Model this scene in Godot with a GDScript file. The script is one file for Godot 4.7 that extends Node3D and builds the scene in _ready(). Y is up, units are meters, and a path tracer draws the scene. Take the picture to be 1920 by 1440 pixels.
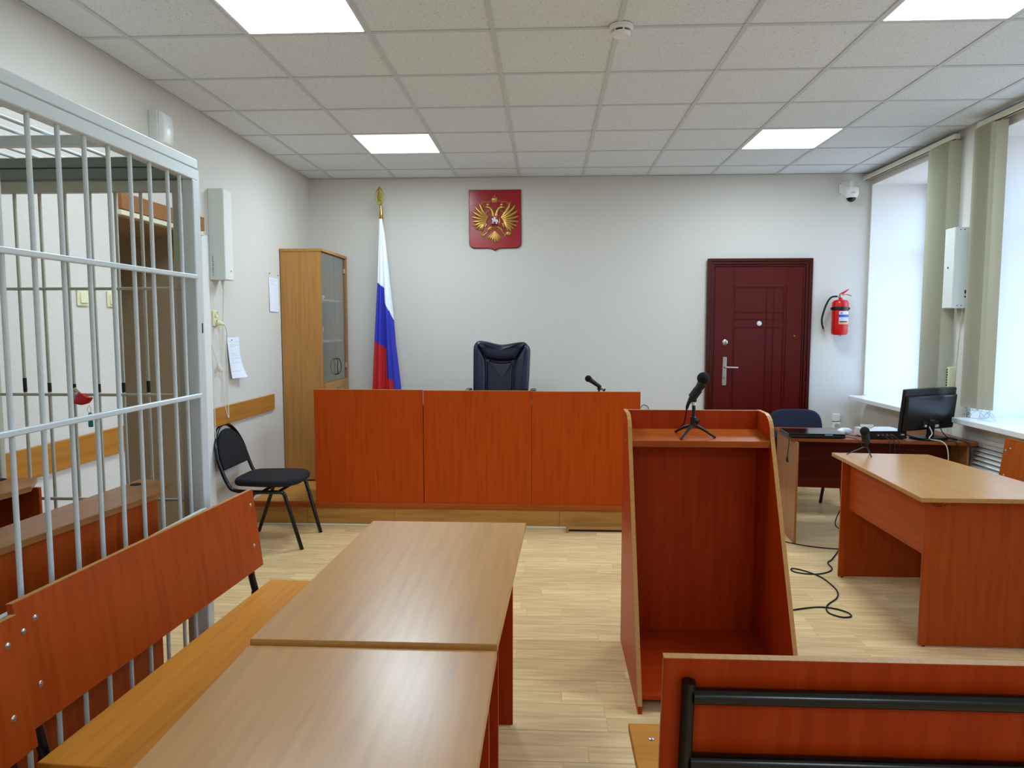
extends Node3D

# ---------------------------------------------------------------- helpers
var O := Vector3.ZERO          # base of the thing being built: its vertices are given in room coordinates and stored relative to it
var used := {}
var M := {}
const X0 := -2.32               # left wall
const X1 := 3.01                # right wall
const ZB := -6.9                # back wall
const ZF := 2.2                 # wall behind the viewer
const YC := 2.962               # ceiling
const FLAT := -1

func numbered(called: String) -> String:
	if not used.has(called):
		used[called] = 0
		return called
	used[called] += 1
	return "%s_%03d" % [called, used[called]]

func S() -> SurfaceTool:
	var s := SurfaceTool.new()
	s.begin(Mesh.PRIMITIVE_TRIANGLES)
	s.set_smooth_group(FLAT)
	return s

func obj(called: String, s: SurfaceTool, m: Material, parent: Node = null) -> MeshInstance3D:
	s.generate_normals()
	var o := MeshInstance3D.new()
	o.mesh = s.commit()
	o.material_override = m
	o.name = called
	if parent == null:
		o.name = numbered(called)
		o.position = O
		add_child(o)
	else:
		parent.add_child(o, true)
	return o

func tag(o: Node, label: String, category: String, group := "") -> Node:
	o.set_meta("label", label)
	o.set_meta("category", category)
	if group != "":
		o.set_meta("group", group)
	return o

func thing(called: String, label: String, category: String, at := Vector3.ZERO, turn := 0.0, group := "", local := false) -> Node3D:
	var o := Node3D.new()
	o.name = numbered(called)
	add_child(o)
	o.position = at
	o.rotation.y = turn
	O = Vector3.ZERO if local else at
	tag(o, label, category, group)
	return o

func struct(called: String, s: SurfaceTool, m: Material, parent: Node = null) -> MeshInstance3D:
	var o := obj(called, s, m, parent)
	if parent == null:
		o.set_meta("kind", "structure")
	return o

func tri(s: SurfaceTool, a: Vector3, b: Vector3, c: Vector3, out: Vector3) -> void:
	if (b - a).cross(c - a).dot(out) > 0.0:
		s.add_vertex(a - O); s.add_vertex(c - O); s.add_vertex(b - O)
	else:
		s.add_vertex(a - O); s.add_vertex(b - O); s.add_vertex(c - O)

func quad(s: SurfaceTool, a: Vector3, b: Vector3, c: Vector3, d: Vector3, out: Vector3) -> void:
	tri(s, a, b, c, out)
	tri(s, a, c, d, out)

func quv(s: SurfaceTool, p: Array, uv: Array, out: Vector3) -> void:
	var order := [0, 1, 2, 0, 2, 3]
	if (p[1] - p[0]).cross(p[2] - p[0]).dot(out) > 0.0:
		order = [0, 2, 1, 0, 3, 2]
	for i in order:
		s.set_uv(uv[i])
		s.add_vertex(p[i] - O)

# a box with chamfered edges
func bx(s: SurfaceTool, c: Vector3, size: Vector3, b := 0.0015, B := Basis()) -> void:
	var h := size / 2.0
	b = minf(b, minf(h.x, minf(h.y, h.z)) * 0.8)
	var q := h - Vector3(b, b, b)
	s.set_smooth_group(FLAT)
	var e := [Vector3(1, 0, 0), Vector3(0, 1, 0), Vector3(0, 0, 1)]
	for i in 3:
		var j := (i + 1) % 3
		var k := (i + 2) % 3
		for si in [-1.0, 1.0]:
			var n: Vector3 = e[i] * si
			var base: Vector3 = n * h[i]
			var f := []
			for w in [[-1, -1], [1, -1], [1, 1], [-1, 1]]:
				f.append(c + B * (base + e[j] * q[j] * w[0] + e[k] * q[k] * w[1]))
			quad(s, f[0], f[1], f[2], f[3], B * n)
			for sj in [-1.0, 1.0]:
				if b < 0.0004:
					continue
				var m: Vector3 = e[j] * sj
				var pa: Vector3 = n * h[i] + m * q[j]
				var pb: Vector3 = n * q[i] + m * h[j]
				quad(s, c + B * (pa - e[k] * q[k]), c + B * (pa + e[k] * q[k]), c + B * (pb + e[k] * q[k]), c + B * (pb - e[k] * q[k]), B * (n + m))
	if b >= 0.0004:
		for sx in [-1.0, 1.0]:
			for sy in [-1.0, 1.0]:
				for sz in [-1.0, 1.0]:
					var g := Vector3(sx, sy, sz)
					tri(s, c + B * (g * Vector3(h.x, q.y, q.z)), c + B * (g * Vector3(q.x, h.y, q.z)), c + B * (g * Vector3(q.x, q.y, h.z)), B * g)

# a box given by two corners
func bb(s: SurfaceTool, a: Vector3, c: Vector3, b := 0.0015) -> void:
	bx(s, (a + c) / 2.0, (c - a).abs(), b)

func box(a: Vector3, c: Vector3, b := 0.0015) -> SurfaceTool:
	var s := S()
	bb(s, a, c, b)
	return s

# a tube along points; r is a number or an array of radii
func tube(s: SurfaceTool, p: Array, r, n := 10, closed := false) -> void:
	var k := p.size()
	var rings := []
	var up := Vector3.ZERO
	for i in k:
		var t: Vector3
		if closed:
			t = (p[(i + 1) % k] - p[(i - 1 + k) % k]).normalized()
		else:
			t = (p[mini(i + 1, k - 1)] - p[maxi(i - 1, 0)]).normalized()
		if up == Vector3.ZERO:
			up = t.cross(Vector3(0.13, 0.31, 0.94)).normalized()
			if up.length() < 0.5:
				up = t.cross(Vector3.RIGHT).normalized()
		up = (up - t * up.dot(t)).normalized()
		var side := t.cross(up)
		var rr: float = r[i] if r is Array else r
		var ring := []
		for j in n:
			var a := TAU * j / n
			ring.append(p[i] + (up * cos(a) + side * sin(a)) * rr)
		rings.append(ring)
	s.set_smooth_group(1)
	for i in (k if closed else k - 1):
		var i2 := (i + 1) % k
		for j in n:
			var j2 := (j + 1) % n
			var mid: Vector3 = (rings[i][j] + rings[i2][j2]) / 2.0
			quad(s, rings[i][j], rings[i][j2], rings[i2][j2], rings[i2][j], mid - (p[i] + p[i2]) / 2.0)
	s.set_smooth_group(FLAT)
	if not closed:
		for e in [[0, 1], [k - 1, k - 2]]:
			var out: Vector3 = p[e[0]] - p[e[1]]
			for j in range(1, n - 1):
				tri(s, rings[e[0]][0], rings[e[0]][j], rings[e[0]][j + 1], out)

func smooth_path(p: Array, step := 6) -> Array:
	var out := []
	for i in p.size() - 1:
		var a: Vector3 = p[maxi(i - 1, 0)]
		var b: Vector3 = p[i]
		var c: Vector3 = p[i + 1]
		var d: Vector3 = p[mini(i + 2, p.size() - 1)]
		for j in step:
			out.append(b.cubic_interpolate(c, a, d, float(j) / step))
	out.append(p[-1])
	return out

# polyline with rounded bends
func bend(p: Array, r: float, n := 6) -> Array:
	var out := [p[0]]
	for i in range(1, p.size() - 1):
		var a: Vector3 = (p[i - 1] - p[i])
		var b: Vector3 = (p[i + 1] - p[i])
		var d := minf(r, minf(a.length(), b.length()) * 0.45)
		var s: Vector3 = p[i] + a.normalized() * d
		var e: Vector3 = p[i] + b.normalized() * d
		for j in n + 1:
			var t := float(j) / n
			out.append(s.lerp(p[i], t).lerp(p[i].lerp(e, t), t))
	out.append(p[-1])
	return out

# profile of (radius, height) turned about the axis of T (its y)
func lathe(s: SurfaceTool, prof: Array, T: Transform3D, n := 20) -> void:
	var g := 1
	for i in prof.size() - 1:
		var a: Vector2 = prof[i]
		var b: Vector2 = prof[i + 1]
		if i > 0:
			var q: Vector2 = a - prof[i - 1]
			if absf(q.angle_to(b - a)) > 0.6:
				g += 1
		s.set_smooth_group(g)
		var nd := Vector2((b - a).y, -(b - a).x)
		for j in n:
			var u := TAU * j / n
			var w := TAU * (j + 1) / n
			var m := (u + w) / 2.0
			var f := func(v: Vector2, ang: float) -> Vector3: return T * Vector3(v.x * cos(ang), v.y, v.x * sin(ang))
			var out := T.basis * Vector3(nd.x * cos(m), nd.y, nd.x * sin(m))
			if a.x < 1e-5:
				tri(s, f.call(a, u), f.call(b, u), f.call(b, w), out)
			elif b.x < 1e-5:
				tri(s, f.call(a, u), f.call(b, u), f.call(a, w), out)
			else:
				quad(s, f.call(a, u), f.call(a, w), f.call(b, w), f.call(b, u), out)
	s.set_smooth_group(FLAT)

func axis_t(at: Vector3, y: Vector3) -> Transform3D:
	y = y.normalized()
	var x := y.cross(Vector3(0.2, 0.1, 0.97)).normalized()
	return Transform3D(Basis(x, y, x.cross(y)), at)

func rod(s: SurfaceTool, a: Vector3, b: Vector3, r: float, n := 10, bev := 0.0) -> void:
	var l := (b - a).length()
	bev = minf(bev, minf(r, l) * 0.45)
	var p := [Vector2(0, 0), Vector2(r - bev, 0), Vector2(r, bev), Vector2(r, l - bev), Vector2(r - bev, l), Vector2(0, l)]
	if bev <= 0.0:
		p = [Vector2(0, 0), Vector2(r, 0), Vector2(r, l), Vector2(0, l)]
	lathe(s, p, axis_t(a, b - a), n)

func ball(s: SurfaceTool, c: Vector3, r: Vector3, B := Basis(), n := 14) -> void:
	var p := []
	for i in n / 2 + 1:
		var a := -PI / 2 + PI * i / (n / 2)
		p.append(Vector2(maxf(cos(a), 0.0) if i > 0 and i < n / 2 else 0.0, sin(a)))
	lathe(s, p, Transform3D(B * Basis.from_scale(r), c), n)

# an outline moved inwards by d (outline counter-clockwise)
func inset(poly: Array, d: float) -> Array:
	var n := poly.size()
	var out := []
	for i in n:
		var a: Vector2 = poly[(i - 1 + n) % n]
		var b: Vector2 = poly[i]
		var c: Vector2 = poly[(i + 1) % n]
		var n1 := Vector2(-(b - a).y, (b - a).x).normalized()
		var n2 := Vector2(-(c - b).y, (c - b).x).normalized()
		var m := n1 + n2
		if m.length() < 0.2:
			m = n1
		m = m.normalized()
		out.append(b + m * d / maxf(0.45, m.dot(n1)))
	return out

# an outline in the plane (u, v) at o, made a slab of thickness d along w, edges rounded by r in steps
func slab(s: SurfaceTool, poly: Array, o: Vector3, u: Vector3, v: Vector3, w: Vector3, d: float, r := 0.0, steps := 1, smooth := false) -> void:
	var area := 0.0
	for i in poly.size():
		area += poly[i].cross(poly[(i + 1) % poly.size()])
	if area < 0:
		poly = poly.duplicate()
		poly.reverse()
	var rings := []          # [outline, height]
	r = minf(r, d * 0.499)
	if r <= 0.0:
		rings = [[poly, -d / 2], [poly, d / 2]]
	else:
		for i in steps + 1:
			var a := PI / 2 * i / steps
			rings.append([inset(poly, r * (1.0 - sin(a))), -d / 2 + r * (1.0 - cos(a))])
		for i in steps + 1:
			var a := PI / 2 * (steps - i) / steps
			rings.append([inset(poly, r * (1.0 - sin(a))), d / 2 - r * (1.0 - cos(a))])
	var put := func(q: Vector2, h: float) -> Vector3: return o + u * q.x + v * q.y + w * h
	var n := poly.size()
	s.set_smooth_group(2 if smooth else FLAT)
	for k in rings.size() - 1:
		for i in n:
			var i2 := (i + 1) % n
			var e: Vector2 = poly[i2] - poly[i]
			var out: Vector3 = u * e.y - v * e.x
			var t: float = 0.0
			if r > 0.0:
				t = -1.0 if k < steps else (1.0 if k > steps else 0.0)
			out = out.normalized() + w * t * 0.8
			quad(s, put.call(rings[k][0][i], rings[k][1]), put.call(rings[k][0][i2], rings[k][1]), put.call(rings[k + 1][0][i2], rings[k + 1][1]), put.call(rings[k + 1][0][i], rings[k + 1][1]), out)
	for e in [[0, -1.0], [rings.size() - 1, 1.0]]:
		var cap: Array = rings[e[0]][0]
		var idx := Array(Geometry2D.triangulate_polygon(PackedVector2Array(cap)))
		if idx.is_empty():
			var mid := Vector2.ZERO
			for q in cap:
				mid += q / cap.size()
			cap = cap + [mid]
			for i in cap.size() - 1:
				idx += [i, (i + 1) % (cap.size() - 1), cap.size() - 1]
		for i in range(0, idx.size(), 3):
			tri(s, put.call(cap[idx[i]], rings[e[0]][1]), put.call(cap[idx[i + 1]], rings[e[0]][1]), put.call(cap[idx[i + 2]], rings[e[0]][1]), w * e[1])
	s.set_smooth_group(FLAT)

func round_poly(p: Array, r: float, n := 5) -> Array:
	var out := []
	var k := p.size()
	for i in k:
		var b: Vector2 = p[i]
		var a: Vector2 = p[(i - 1 + k) % k] - b
		var c: Vector2 = p[(i + 1) % k] - b
		var d := minf(r, minf(a.length(), c.length()) * 0.48)
		var st := b + a.normalized() * d
		var en := b + c.normalized() * d
		for j in n + 1:
			var t := float(j) / n
			out.append(st.lerp(b, t).lerp(b.lerp(en, t), t))
	return out

# rows of points as a smooth sheet, with uv over it
func sheet(s: SurfaceTool, rows: Array, out: Vector3) -> void:
	s.set_smooth_group(3)
	var a := rows.size() - 1
	for i in a:
		var b: int = rows[i].size() - 1
		for j in b:
			var uv := [Vector2(float(j) / b, float(i) / a), Vector2(float(j + 1) / b, float(i) / a), Vector2(float(j + 1) / b, float(i + 1) / a), Vector2(float(j) / b, float(i + 1) / a)]
			quv(s, [rows[i][j], rows[i][j + 1], rows[i + 1][j + 1], rows[i + 1][j]], uv, out)
	s.set_smooth_group(FLAT)

# ---------------------------------------------------------------- materials
func mat(c: Color, rough := 0.5, metal := 0.0, spec := 0.5) -> StandardMaterial3D:
	var m := StandardMaterial3D.new()
	m.albedo_color = c
	m.roughness = rough
	m.metallic = metal
	m.metallic_specular = spec
	return m

func noise_tex(seed_: int, freq: float, oct: int, ramp: Array, size := 512) -> NoiseTexture2D:
	var n := FastNoiseLite.new()
	n.seed = seed_
	n.noise_type = FastNoiseLite.TYPE_SIMPLEX_SMOOTH
	n.frequency = freq
	n.fractal_octaves = oct
	n.fractal_gain = 0.55
	var t := NoiseTexture2D.new()
	t.width = size
	t.height = size
	t.seamless = true
	t.noise = n
	var g := Gradient.new()
	var off := PackedFloat32Array()
	var col := PackedColorArray()
	for r in ramp:
		off.append(r[0])
		col.append(r[1])
	g.offsets = off
	g.colors = col
	t.color_ramp = g
	return t

func wood(tex: Texture2D, axis: int, rough := 0.4, across := 0.33, along := 7.0, spec := 0.5) -> StandardMaterial3D:
	var m := mat(Color.WHITE, rough, 0.0, spec)
	m.albedo_texture = tex
	m.uv1_triplanar = true
	m.uv1_triplanar_sharpness = 8.0
	var sc := Vector3.ONE / across
	sc[axis] = 1.0 / along
	m.uv1_scale = sc
	return m

func relief(m: StandardMaterial3D, tex: Texture2D, metres: float, depth_cm: float) -> StandardMaterial3D:
	m.heightmap_enabled = true
	m.heightmap_texture = tex
	m.heightmap_scale = depth_cm
	m.uv1_triplanar = true
	m.uv1_scale = Vector3.ONE / metres
	return m

func make_materials() -> void:
	var grey := [[0.0, Color(0, 0, 0)], [1.0, Color(1, 1, 1)]]
	var bumps := noise_tex(3, 0.035, 3, grey)
	# cherry melamine of the judges' desks, the lectern and the benches
	var tone := func(c: Color, k: float) -> Array:
		return [[0.12, c.darkened(k)], [0.5, c], [0.88, c.lightened(k * 0.55)]]
	var cherry := noise_tex(11, 0.022, 4, tone.call(Color(0.71, 0.262, 0.02), 0.075))
	var redder := noise_tex(12, 0.022, 4, tone.call(Color(0.66, 0.20, 0.02), 0.075))
	var russet := noise_tex(18, 0.022, 4, tone.call(Color(0.665, 0.27, 0.06), 0.075))
	var brown := noise_tex(13, 0.022, 4, tone.call(Color(0.66, 0.31, 0.09), 0.07))
	var tan := noise_tex(14, 0.022, 4, tone.call(Color(0.72, 0.495, 0.225), 0.07))
	var honey := noise_tex(15, 0.022, 4, tone.call(Color(0.785, 0.50, 0.17), 0.07))
	var beech := noise_tex(16, 0.022, 4, tone.call(Color(0.70, 0.50, 0.27), 0.07))
	var oak := noise_tex(17, 0.022, 4, tone.call(Color(0.72, 0.51, 0.25), 0.12))
	var rail := noise_tex(19, 0.022, 4, tone.call(Color(0.69, 0.46, 0.19), 0.08))
	var walnut := noise_tex(20, 0.022, 4, tone.call(Color(0.52, 0.27, 0.135), 0.08))
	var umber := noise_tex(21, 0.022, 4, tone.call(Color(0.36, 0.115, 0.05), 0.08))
	var hazel := noise_tex(22, 0.022, 4, tone.call(Color(0.62, 0.41, 0.235), 0.07))
	for w in [["cherry", cherry, 0.36], ["redder", redder, 0.38], ["russet", russet, 0.38], ["rail", rail, 0.4], ["walnut", walnut, 0.3], ["umber", umber, 0.4], ["hazel", hazel, 0.3], ["brown", brown, 0.4], ["tan", tan, 0.29], ["honey", honey, 0.42], ["beech", beech, 0.4], ["oak", oak, 0.5]]:
		for a in 3:
			M[w[0] + "xyz"[a]] = wood(w[1], a, w[2], 0.5, 8.0, 0.72 if w[0] == "tan" else 0.3)
	M.edge = wood(tan, 2, 0.45, 0.2, 1.0)
	# room
	M.wall = relief(mat(Color(0.835, 0.818, 0.79), 0.75, 0, 0.3), bumps, 0.32, 0.09)
	M.jamb = relief(mat(Color(0.66, 0.58, 0.46), 0.6, 0, 0.3), bumps, 0.32, 0.09)
	M.reveal = mat(Color(0.93, 0.93, 0.93), 0.7, 0, 0.3)
	M.slab = mat(Color(0.8, 0.8, 0.8), 0.9)
	M.white = mat(Color(0.90, 0.90, 0.89), 0.4)
	M.pvc = mat(Color(0.92, 0.92, 0.92), 0.3)
	M.grid = mat(Color(0.80, 0.83, 0.845), 0.5)
	M.cream = mat(Color(0.86, 0.84, 0.74), 0.5)
	M.ivory = mat(Color(0.89, 0.87, 0.72), 0.4)
	M.enamel = mat(Color(0.83, 0.85, 0.83), 0.4)
	M.cage = relief(mat(Color(0.80, 0.825, 0.825), 0.38), noise_tex(5, 0.03, 3, grey, 256), 0.2, 0.04)
	M.cageshade = mat(Color(0.44, 0.48, 0.44), 0.5)  # cage paint darkened to grey-green: shade on the far end beams painted in
	M.cagebacklit = mat(Color(0.66, 0.65, 0.58), 0.45)  # darker beige: the backlit look of the end grille is put into the colour
	M.rust = mat(Color(0.06, 0.05, 0.045), 0.8)
	M.steel = mat(Color(0.72, 0.70, 0.67), 0.3, 0.9)
	M.brass = mat(Color(0.72, 0.58, 0.28), 0.3, 0.9)
	M.gold = mat(Color(0.78, 0.62, 0.33), 0.34, 0.85)
	M.black = mat(Color(0.02, 0.02, 0.022), 0.35)
	M.rubber = mat(Color(0.015, 0.015, 0.016), 0.7)
	M.foam = mat(Color(0.012, 0.012, 0.014), 0.95)
	M.tubing = mat(Color(0.012, 0.012, 0.016), 0.22)
	M.hole = mat(Color(0.01, 0.01, 0.01), 0.9)
	M.cloth = relief(mat(Color(0.035, 0.042, 0.065), 0.9), noise_tex(6, 0.2, 1, grey, 128), 0.05, 0.03)
	M.bluecloth = relief(mat(Color(0.075, 0.10, 0.20), 0.9), noise_tex(6, 0.2, 1, grey, 128), 0.05, 0.03)
	M.leather = relief(mat(Color(0.03, 0.06, 0.17), 0.33), noise_tex(7, 0.06, 3, grey, 256), 0.12, 0.03)
	M.door = mat(Color(0.32, 0.06, 0.04), 0.28, 0, 0.35)
	M.doorframe = mat(Color(0.27, 0.05, 0.035), 0.26, 0, 0.4)
	M.red = mat(Color(0.78, 0.035, 0.045), 0.25)
	M.crest = mat(Color(0.62, 0.03, 0.10), 0.2)
	M.silver = mat(Color(0.85, 0.86, 0.88), 0.35, 0.3)
	M.paper = mat(Color(0.92, 0.94, 0.97), 0.8)
	M.cable = mat(Color(0.86, 0.84, 0.78), 0.5)
	M.slat = mat(Color(0.71, 0.705, 0.62), 0.8)
	M.slat.backlight = Color(0.2, 0.2, 0.18)
	M.glass = mat(Color(1, 1, 1, 0.06), 0.02)
	M.glass.transparency = BaseMaterial3D.TRANSPARENCY_ALPHA
	M.smoke = mat(Color(0.5, 0.52, 0.5, 0.25), 0.03)
	M.smoke.transparency = BaseMaterial3D.TRANSPARENCY_ALPHA
	M.lamp = mat(Color(0.95, 0.95, 0.95), 0.5)
	M.lamp.emission_enabled = true
	M.lamp.emission = Color(1, 1, 1)
	M.lamp.emission_energy_multiplier = 2.2
	M.teal = mat(Color(0.10, 0.50, 0.45), 0.4)
	M.ink = mat(Color(0.09, 0.06, 0.08), 0.8)
	M.dome = mat(Color(0.01, 0.01, 0.012), 0.05)
	M.flag = mat(Color.WHITE, 0.75)
	M.flag.vertex_color_use_as_albedo = true
	M.sink = mat(Color(0.75, 0.74, 0.72), 0.3)

# ---------------------------------------------------------------- scene
func _ready() -> void:
	var cam := Camera3D.new()
	cam.name = "camera"
	cam.position = Vector3(0, 1.55, 0)
	cam.rotation = Vector3(-0.0820432, 0.0492015, 0)
	cam.fov = rad_to_deg(2.0 * atan(720.0 / 1329.135))
	cam.near = 0.05
	cam.far = 200.0
	add_child(cam)
	cam.current = true

	var env := Environment.new()
	env.background_mode = Environment.BG_SKY
	var sky := Sky.new()
	var sm := ProceduralSkyMaterial.new()
	sm.sky_top_color = Color(0.60, 0.76, 0.97)
	sm.sky_horizon_color = Color(0.80, 0.89, 0.98)
	sm.ground_horizon_color = Color(0.80, 0.83, 0.86)
	sm.ground_bottom_color = Color(0.50, 0.51, 0.50)
	sky.sky_material = sm
	env.sky = sky
	env.background_energy_multiplier = 7.0
	env.tonemap_mode = Environment.TONE_MAPPER_LINEAR
	env.tonemap_exposure = 1.06
	env.sdfgi_enabled = true
	env.ssao_enabled = true
	env.ssil_enabled = true
	var we := WorldEnvironment.new()
	we.name = "world_environment"
	we.environment = env
	add_child(we)

	make_materials()
	room()
	ceiling_things()
	windows()
	left_wall_things()
	cage()
	back_wall_things()
	judges()
	left_side()
	lectern()
	right_side()
	var groups := {"ceiling_light": "ceiling light panels", "judge_desk": "judges' desks on the podium", "table": "tables end to end in the middle", "bench": "benches", "light_switch": "light switches behind the cage",
		"desk_microphone": "microphones", "vertical_blind": "vertical blinds", "air_purifier": "air purifier boxes on the walls", "wall_rail": "bumper boards on the left wall", "cage_desk": "desks inside the cage",
		"paper_sheet": "notices pinned to the left wall", "video_cable": "cables at the recorder", "monitor_cable": "cables at the monitor", "floor_cable": "cables on the floor", "visitor_chair": "visitor chairs", "power_plug": "plugs on the left wall"}
	for o in get_children():
		var kind := String(o.name).rstrip("0123456789").rstrip("_")
		if groups.has(kind):
			o.set_meta("group", groups[kind])

const LAMP_ENERGY := 2.8

# ---------------------------------------------------------------- room shell
func room() -> void:
	O = Vector3.ZERO
	# floor: a slab with laminate boards
	var f := struct("floor", box(Vector3(X0 - 1.0, -0.2, ZB - 0.3), Vector3(X1 + 0.6, -0.012, ZF + 0.3), 0), M.slab)
	var rng := RandomNumberGenerator.new()
	rng.seed = 7
	var shapes := []
	for v in 6:
		var s := S()
		var L := 1.29
		var W := 0.195
		var b := 0.0012
		quv(s, [Vector3(b, 0, b), Vector3(L - b, 0, b), Vector3(L - b, 0, W - b), Vector3(b, 0, W - b)], [Vector2(0, 0), Vector2(1, 0), Vector2(1, 1), Vector2(0, 1)], Vector3.UP)
		var e := [[Vector3(b, 0, b), Vector3(L - b, 0, b), Vector3(L, -b, 0), Vector3(0, -b, 0), Vector3(0, 1, -1)], [Vector3(b, 0, W - b), Vector3(L - b, 0, W - b), Vector3(L, -b, W), Vector3(0, -b, W), Vector3(0, 1, 1)],
			[Vector3(b, 0, b), Vector3(b, 0, W - b), Vector3(0, -b, W), Vector3(0, -b, 0), Vector3(-1, 1, 0)], [Vector3(L - b, 0, b), Vector3(L - b, 0, W - b), Vector3(L, -b, W), Vector3(L, -b, 0), Vector3(1, 1, 0)]]
		for q in e:
			quv(s, [q[0], q[1], q[2], q[3]], [Vector2(0.01, 0.02), Vector2(0.99, 0.02), Vector2(0.99, 0.04), Vector2(0.01, 0.04)], q[4])
		bb(s, Vector3(0, -0.012, 0), Vector3(L, -b, W), 0)
		s.generate_normals()
		var m := mat(Color.WHITE, 0.36, 0.0, 0.45)
		m.albedo_texture = board_image(v)
		shapes.append([s.commit(), m])
	var row := 0
	var z := ZB
	while z < ZF:
		var x := X0 - 1.29 * rng.randf()
		if row % 3 == 0:
			x = X0 - 0.4
		while x < X1:
			var a := maxf(x, X0)
			var c := minf(x + 1.29, X1)
			if c - a > 0.03 and not (z + 0.195 < -5.36 and c < 0.7):
				var o := MeshInstance3D.new()
				var w: Array = shapes[rng.randi() % shapes.size()]
				o.mesh = w[0]
				o.material_override = w[1]
				o.name = "plank"
				o.position = Vector3(a, 0, z)
				o.scale = Vector3((c - a) / 1.29, 1, 1)
				f.add_child(o, true)
			x += 1.29
		z += 0.195
		row += 1
	# walls
	var s := S()
	var D := 0.9
	bb(s, Vector3(X0 - D, 0, ZB - 0.3), Vector3(X0, YC + 0.3, -4.68), 0)
	bb(s, Vector3(X0 - D, 0, -3.77), Vector3(X0, YC + 0.3, ZF), 0)
	bb(s, Vector3(X0 - D, 2.15, -4.68), Vector3(X0, YC + 0.3, -3.77), 0)
	var wl := struct("wall_left", s, M.wall)
	# lining of the doorway in the left wall
	s = S()
	bb(s, Vector3(X0 - D, 0, -4.68), Vector3(X0 - 0.001, 2.15, -4.672), 0)
	bb(s, Vector3(X0 - D, 0, -3.778), Vector3(X0 - 0.001, 2.15, -3.77), 0)
	bb(s, Vector3(X0 - D, 2.142, -4.672), Vector3(X0 - 0.001, 2.15, -3.778), 0)
	struct("jamb", s, M.jamb, wl)
	struct("threshold", box(Vector3(X0 - D, -0.012, -4.672), Vector3(X0, 0.001, -3.778), 0.001), M.oakz, wl)
	s = S()
	bb(s, Vector3(X0, 0, -3.775), Vector3(X0 + 0.006, 2.15, -3.755), 0.001)
	struct("corner_bead", s, M.white, wl)
	var d1 := struct("door_1", box(Vector3(X0 - 0.86, 0, -4.66), Vector3(X0 - 0.82, 2.13, -3.79)), M.door)
	rod2(d1, "door_handle", Vector3(X0 - 0.82, 1.0, -3.9), Vector3(X0 - 0.76, 1.0, -3.9), 0.012, M.steel)
	O = Vector3.ZERO
	struct("trim_1", box(Vector3(X0, 0, -4.765), Vector3(X0 + 0.02, 2.16, -4.672), 0.004), M.white)
	struct("wall_back", box(Vector3(X0, 0, ZB - 0.3), Vector3(X1 + 0.6, YC + 0.3, ZB), 0), M.wall)
	struct("wall_front", box(Vector3(X0, 0, ZF), Vector3(X1 + 0.6, YC + 0.3, ZF + 0.3), 0), M.wall)
	# right wall with four window openings; the nearer two are unseen, added for daylight
	s = S()
	var t := Vector3(X1, 0, 0)
	var e := X1 + 0.6
	var zs := [ZB, -6.87, -5.72, -5.17, -4.02, -3.47, -2.32, -1.77, -0.62, ZF]
	for i in range(0, zs.size(), 2):
		bb(s, Vector3(X1, 0, zs[i]), Vector3(e, YC + 0.3, zs[i + 1]), 0)
	for i in range(1, zs.size() - 1, 2):
		bb(s, Vector3(X1, 0, zs[i]), Vector3(e, 0.86, zs[i + 1]), 0)
		bb(s, Vector3(X1, 2.86, zs[i]), Vector3(e, YC + 0.3, zs[i + 1]), 0)
	var wr := struct("wall_right", s, M.wall)
	s = S()
	for i in range(1, zs.size() - 1, 2):
		bb(s, Vector3(X1 + 0.002, 0.90, zs[i]), Vector3(e, 2.86, zs[i] + 0.006), 0)
		bb(s, Vector3(X1 + 0.002, 0.90, zs[i + 1] - 0.006), Vector3(e, 2.86, zs[i + 1]), 0)
		bb(s, Vector3(X1 + 0.002, 2.852, zs[i]), Vector3(e, 2.86, zs[i + 1]), 0)
	struct("window_reveal", s, M.reveal, wr)
	# skirting
	struct("baseboard_left", box(Vector3(X0, 0, -3.75), Vector3(X0 + 0.015, 0.06, ZF), 0.003), M.oakz)
	struct("baseboard_back", box(Vector3(0.75, 0, ZB), Vector3(1.50, 0.06, ZB + 0.015), 0.003), M.oakx)

func rod2(parent: Node, called: String, a: Vector3, b: Vector3, r: float, m: Material) -> MeshInstance3D:
	var s := S()
	rod(s, a, b, r, 12, r * 0.2)
	return obj(called, s, m, parent)

func board_image(v: int) -> ImageTexture:
	var W := 512
	var H := 64
	var n := FastNoiseLite.new()
	n.seed = 40 + v
	n.frequency = 0.02
	n.fractal_octaves = 4
	var rng := RandomNumberGenerator.new()
	rng.seed = 90 + v
	var im := Image.create(W, H, false, Image.FORMAT_RGB8)
	for strip in 2:
		var x := 0
		var stop := 0
		var tone := 0.0
		var shift := 0.0
		while x < W:
			if x >= stop:
				stop = x + 140 + rng.randi() % 180
				tone = rng.randf_range(-0.032, 0.032)
				shift = rng.randf() * 500.0
			for y in range(strip * H / 2, (strip + 1) * H / 2):
				var g := n.get_noise_2d(x * 0.35 + shift, y * 5.0 + shift) * 0.085 + n.get_noise_2d(x * 0.12, y * 1.6 + shift) * 0.05 + tone
				var c := Color(0.89 + g, 0.755 + g * 0.97, 0.55 + g * 0.86)
				if x == stop - 1 or y == H / 2 or y == 0:
					c = c.darkened(0.14)
				im.set_pixel(x, y, c)
			x += 1
	return ImageTexture.create_from_image(im)

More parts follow.
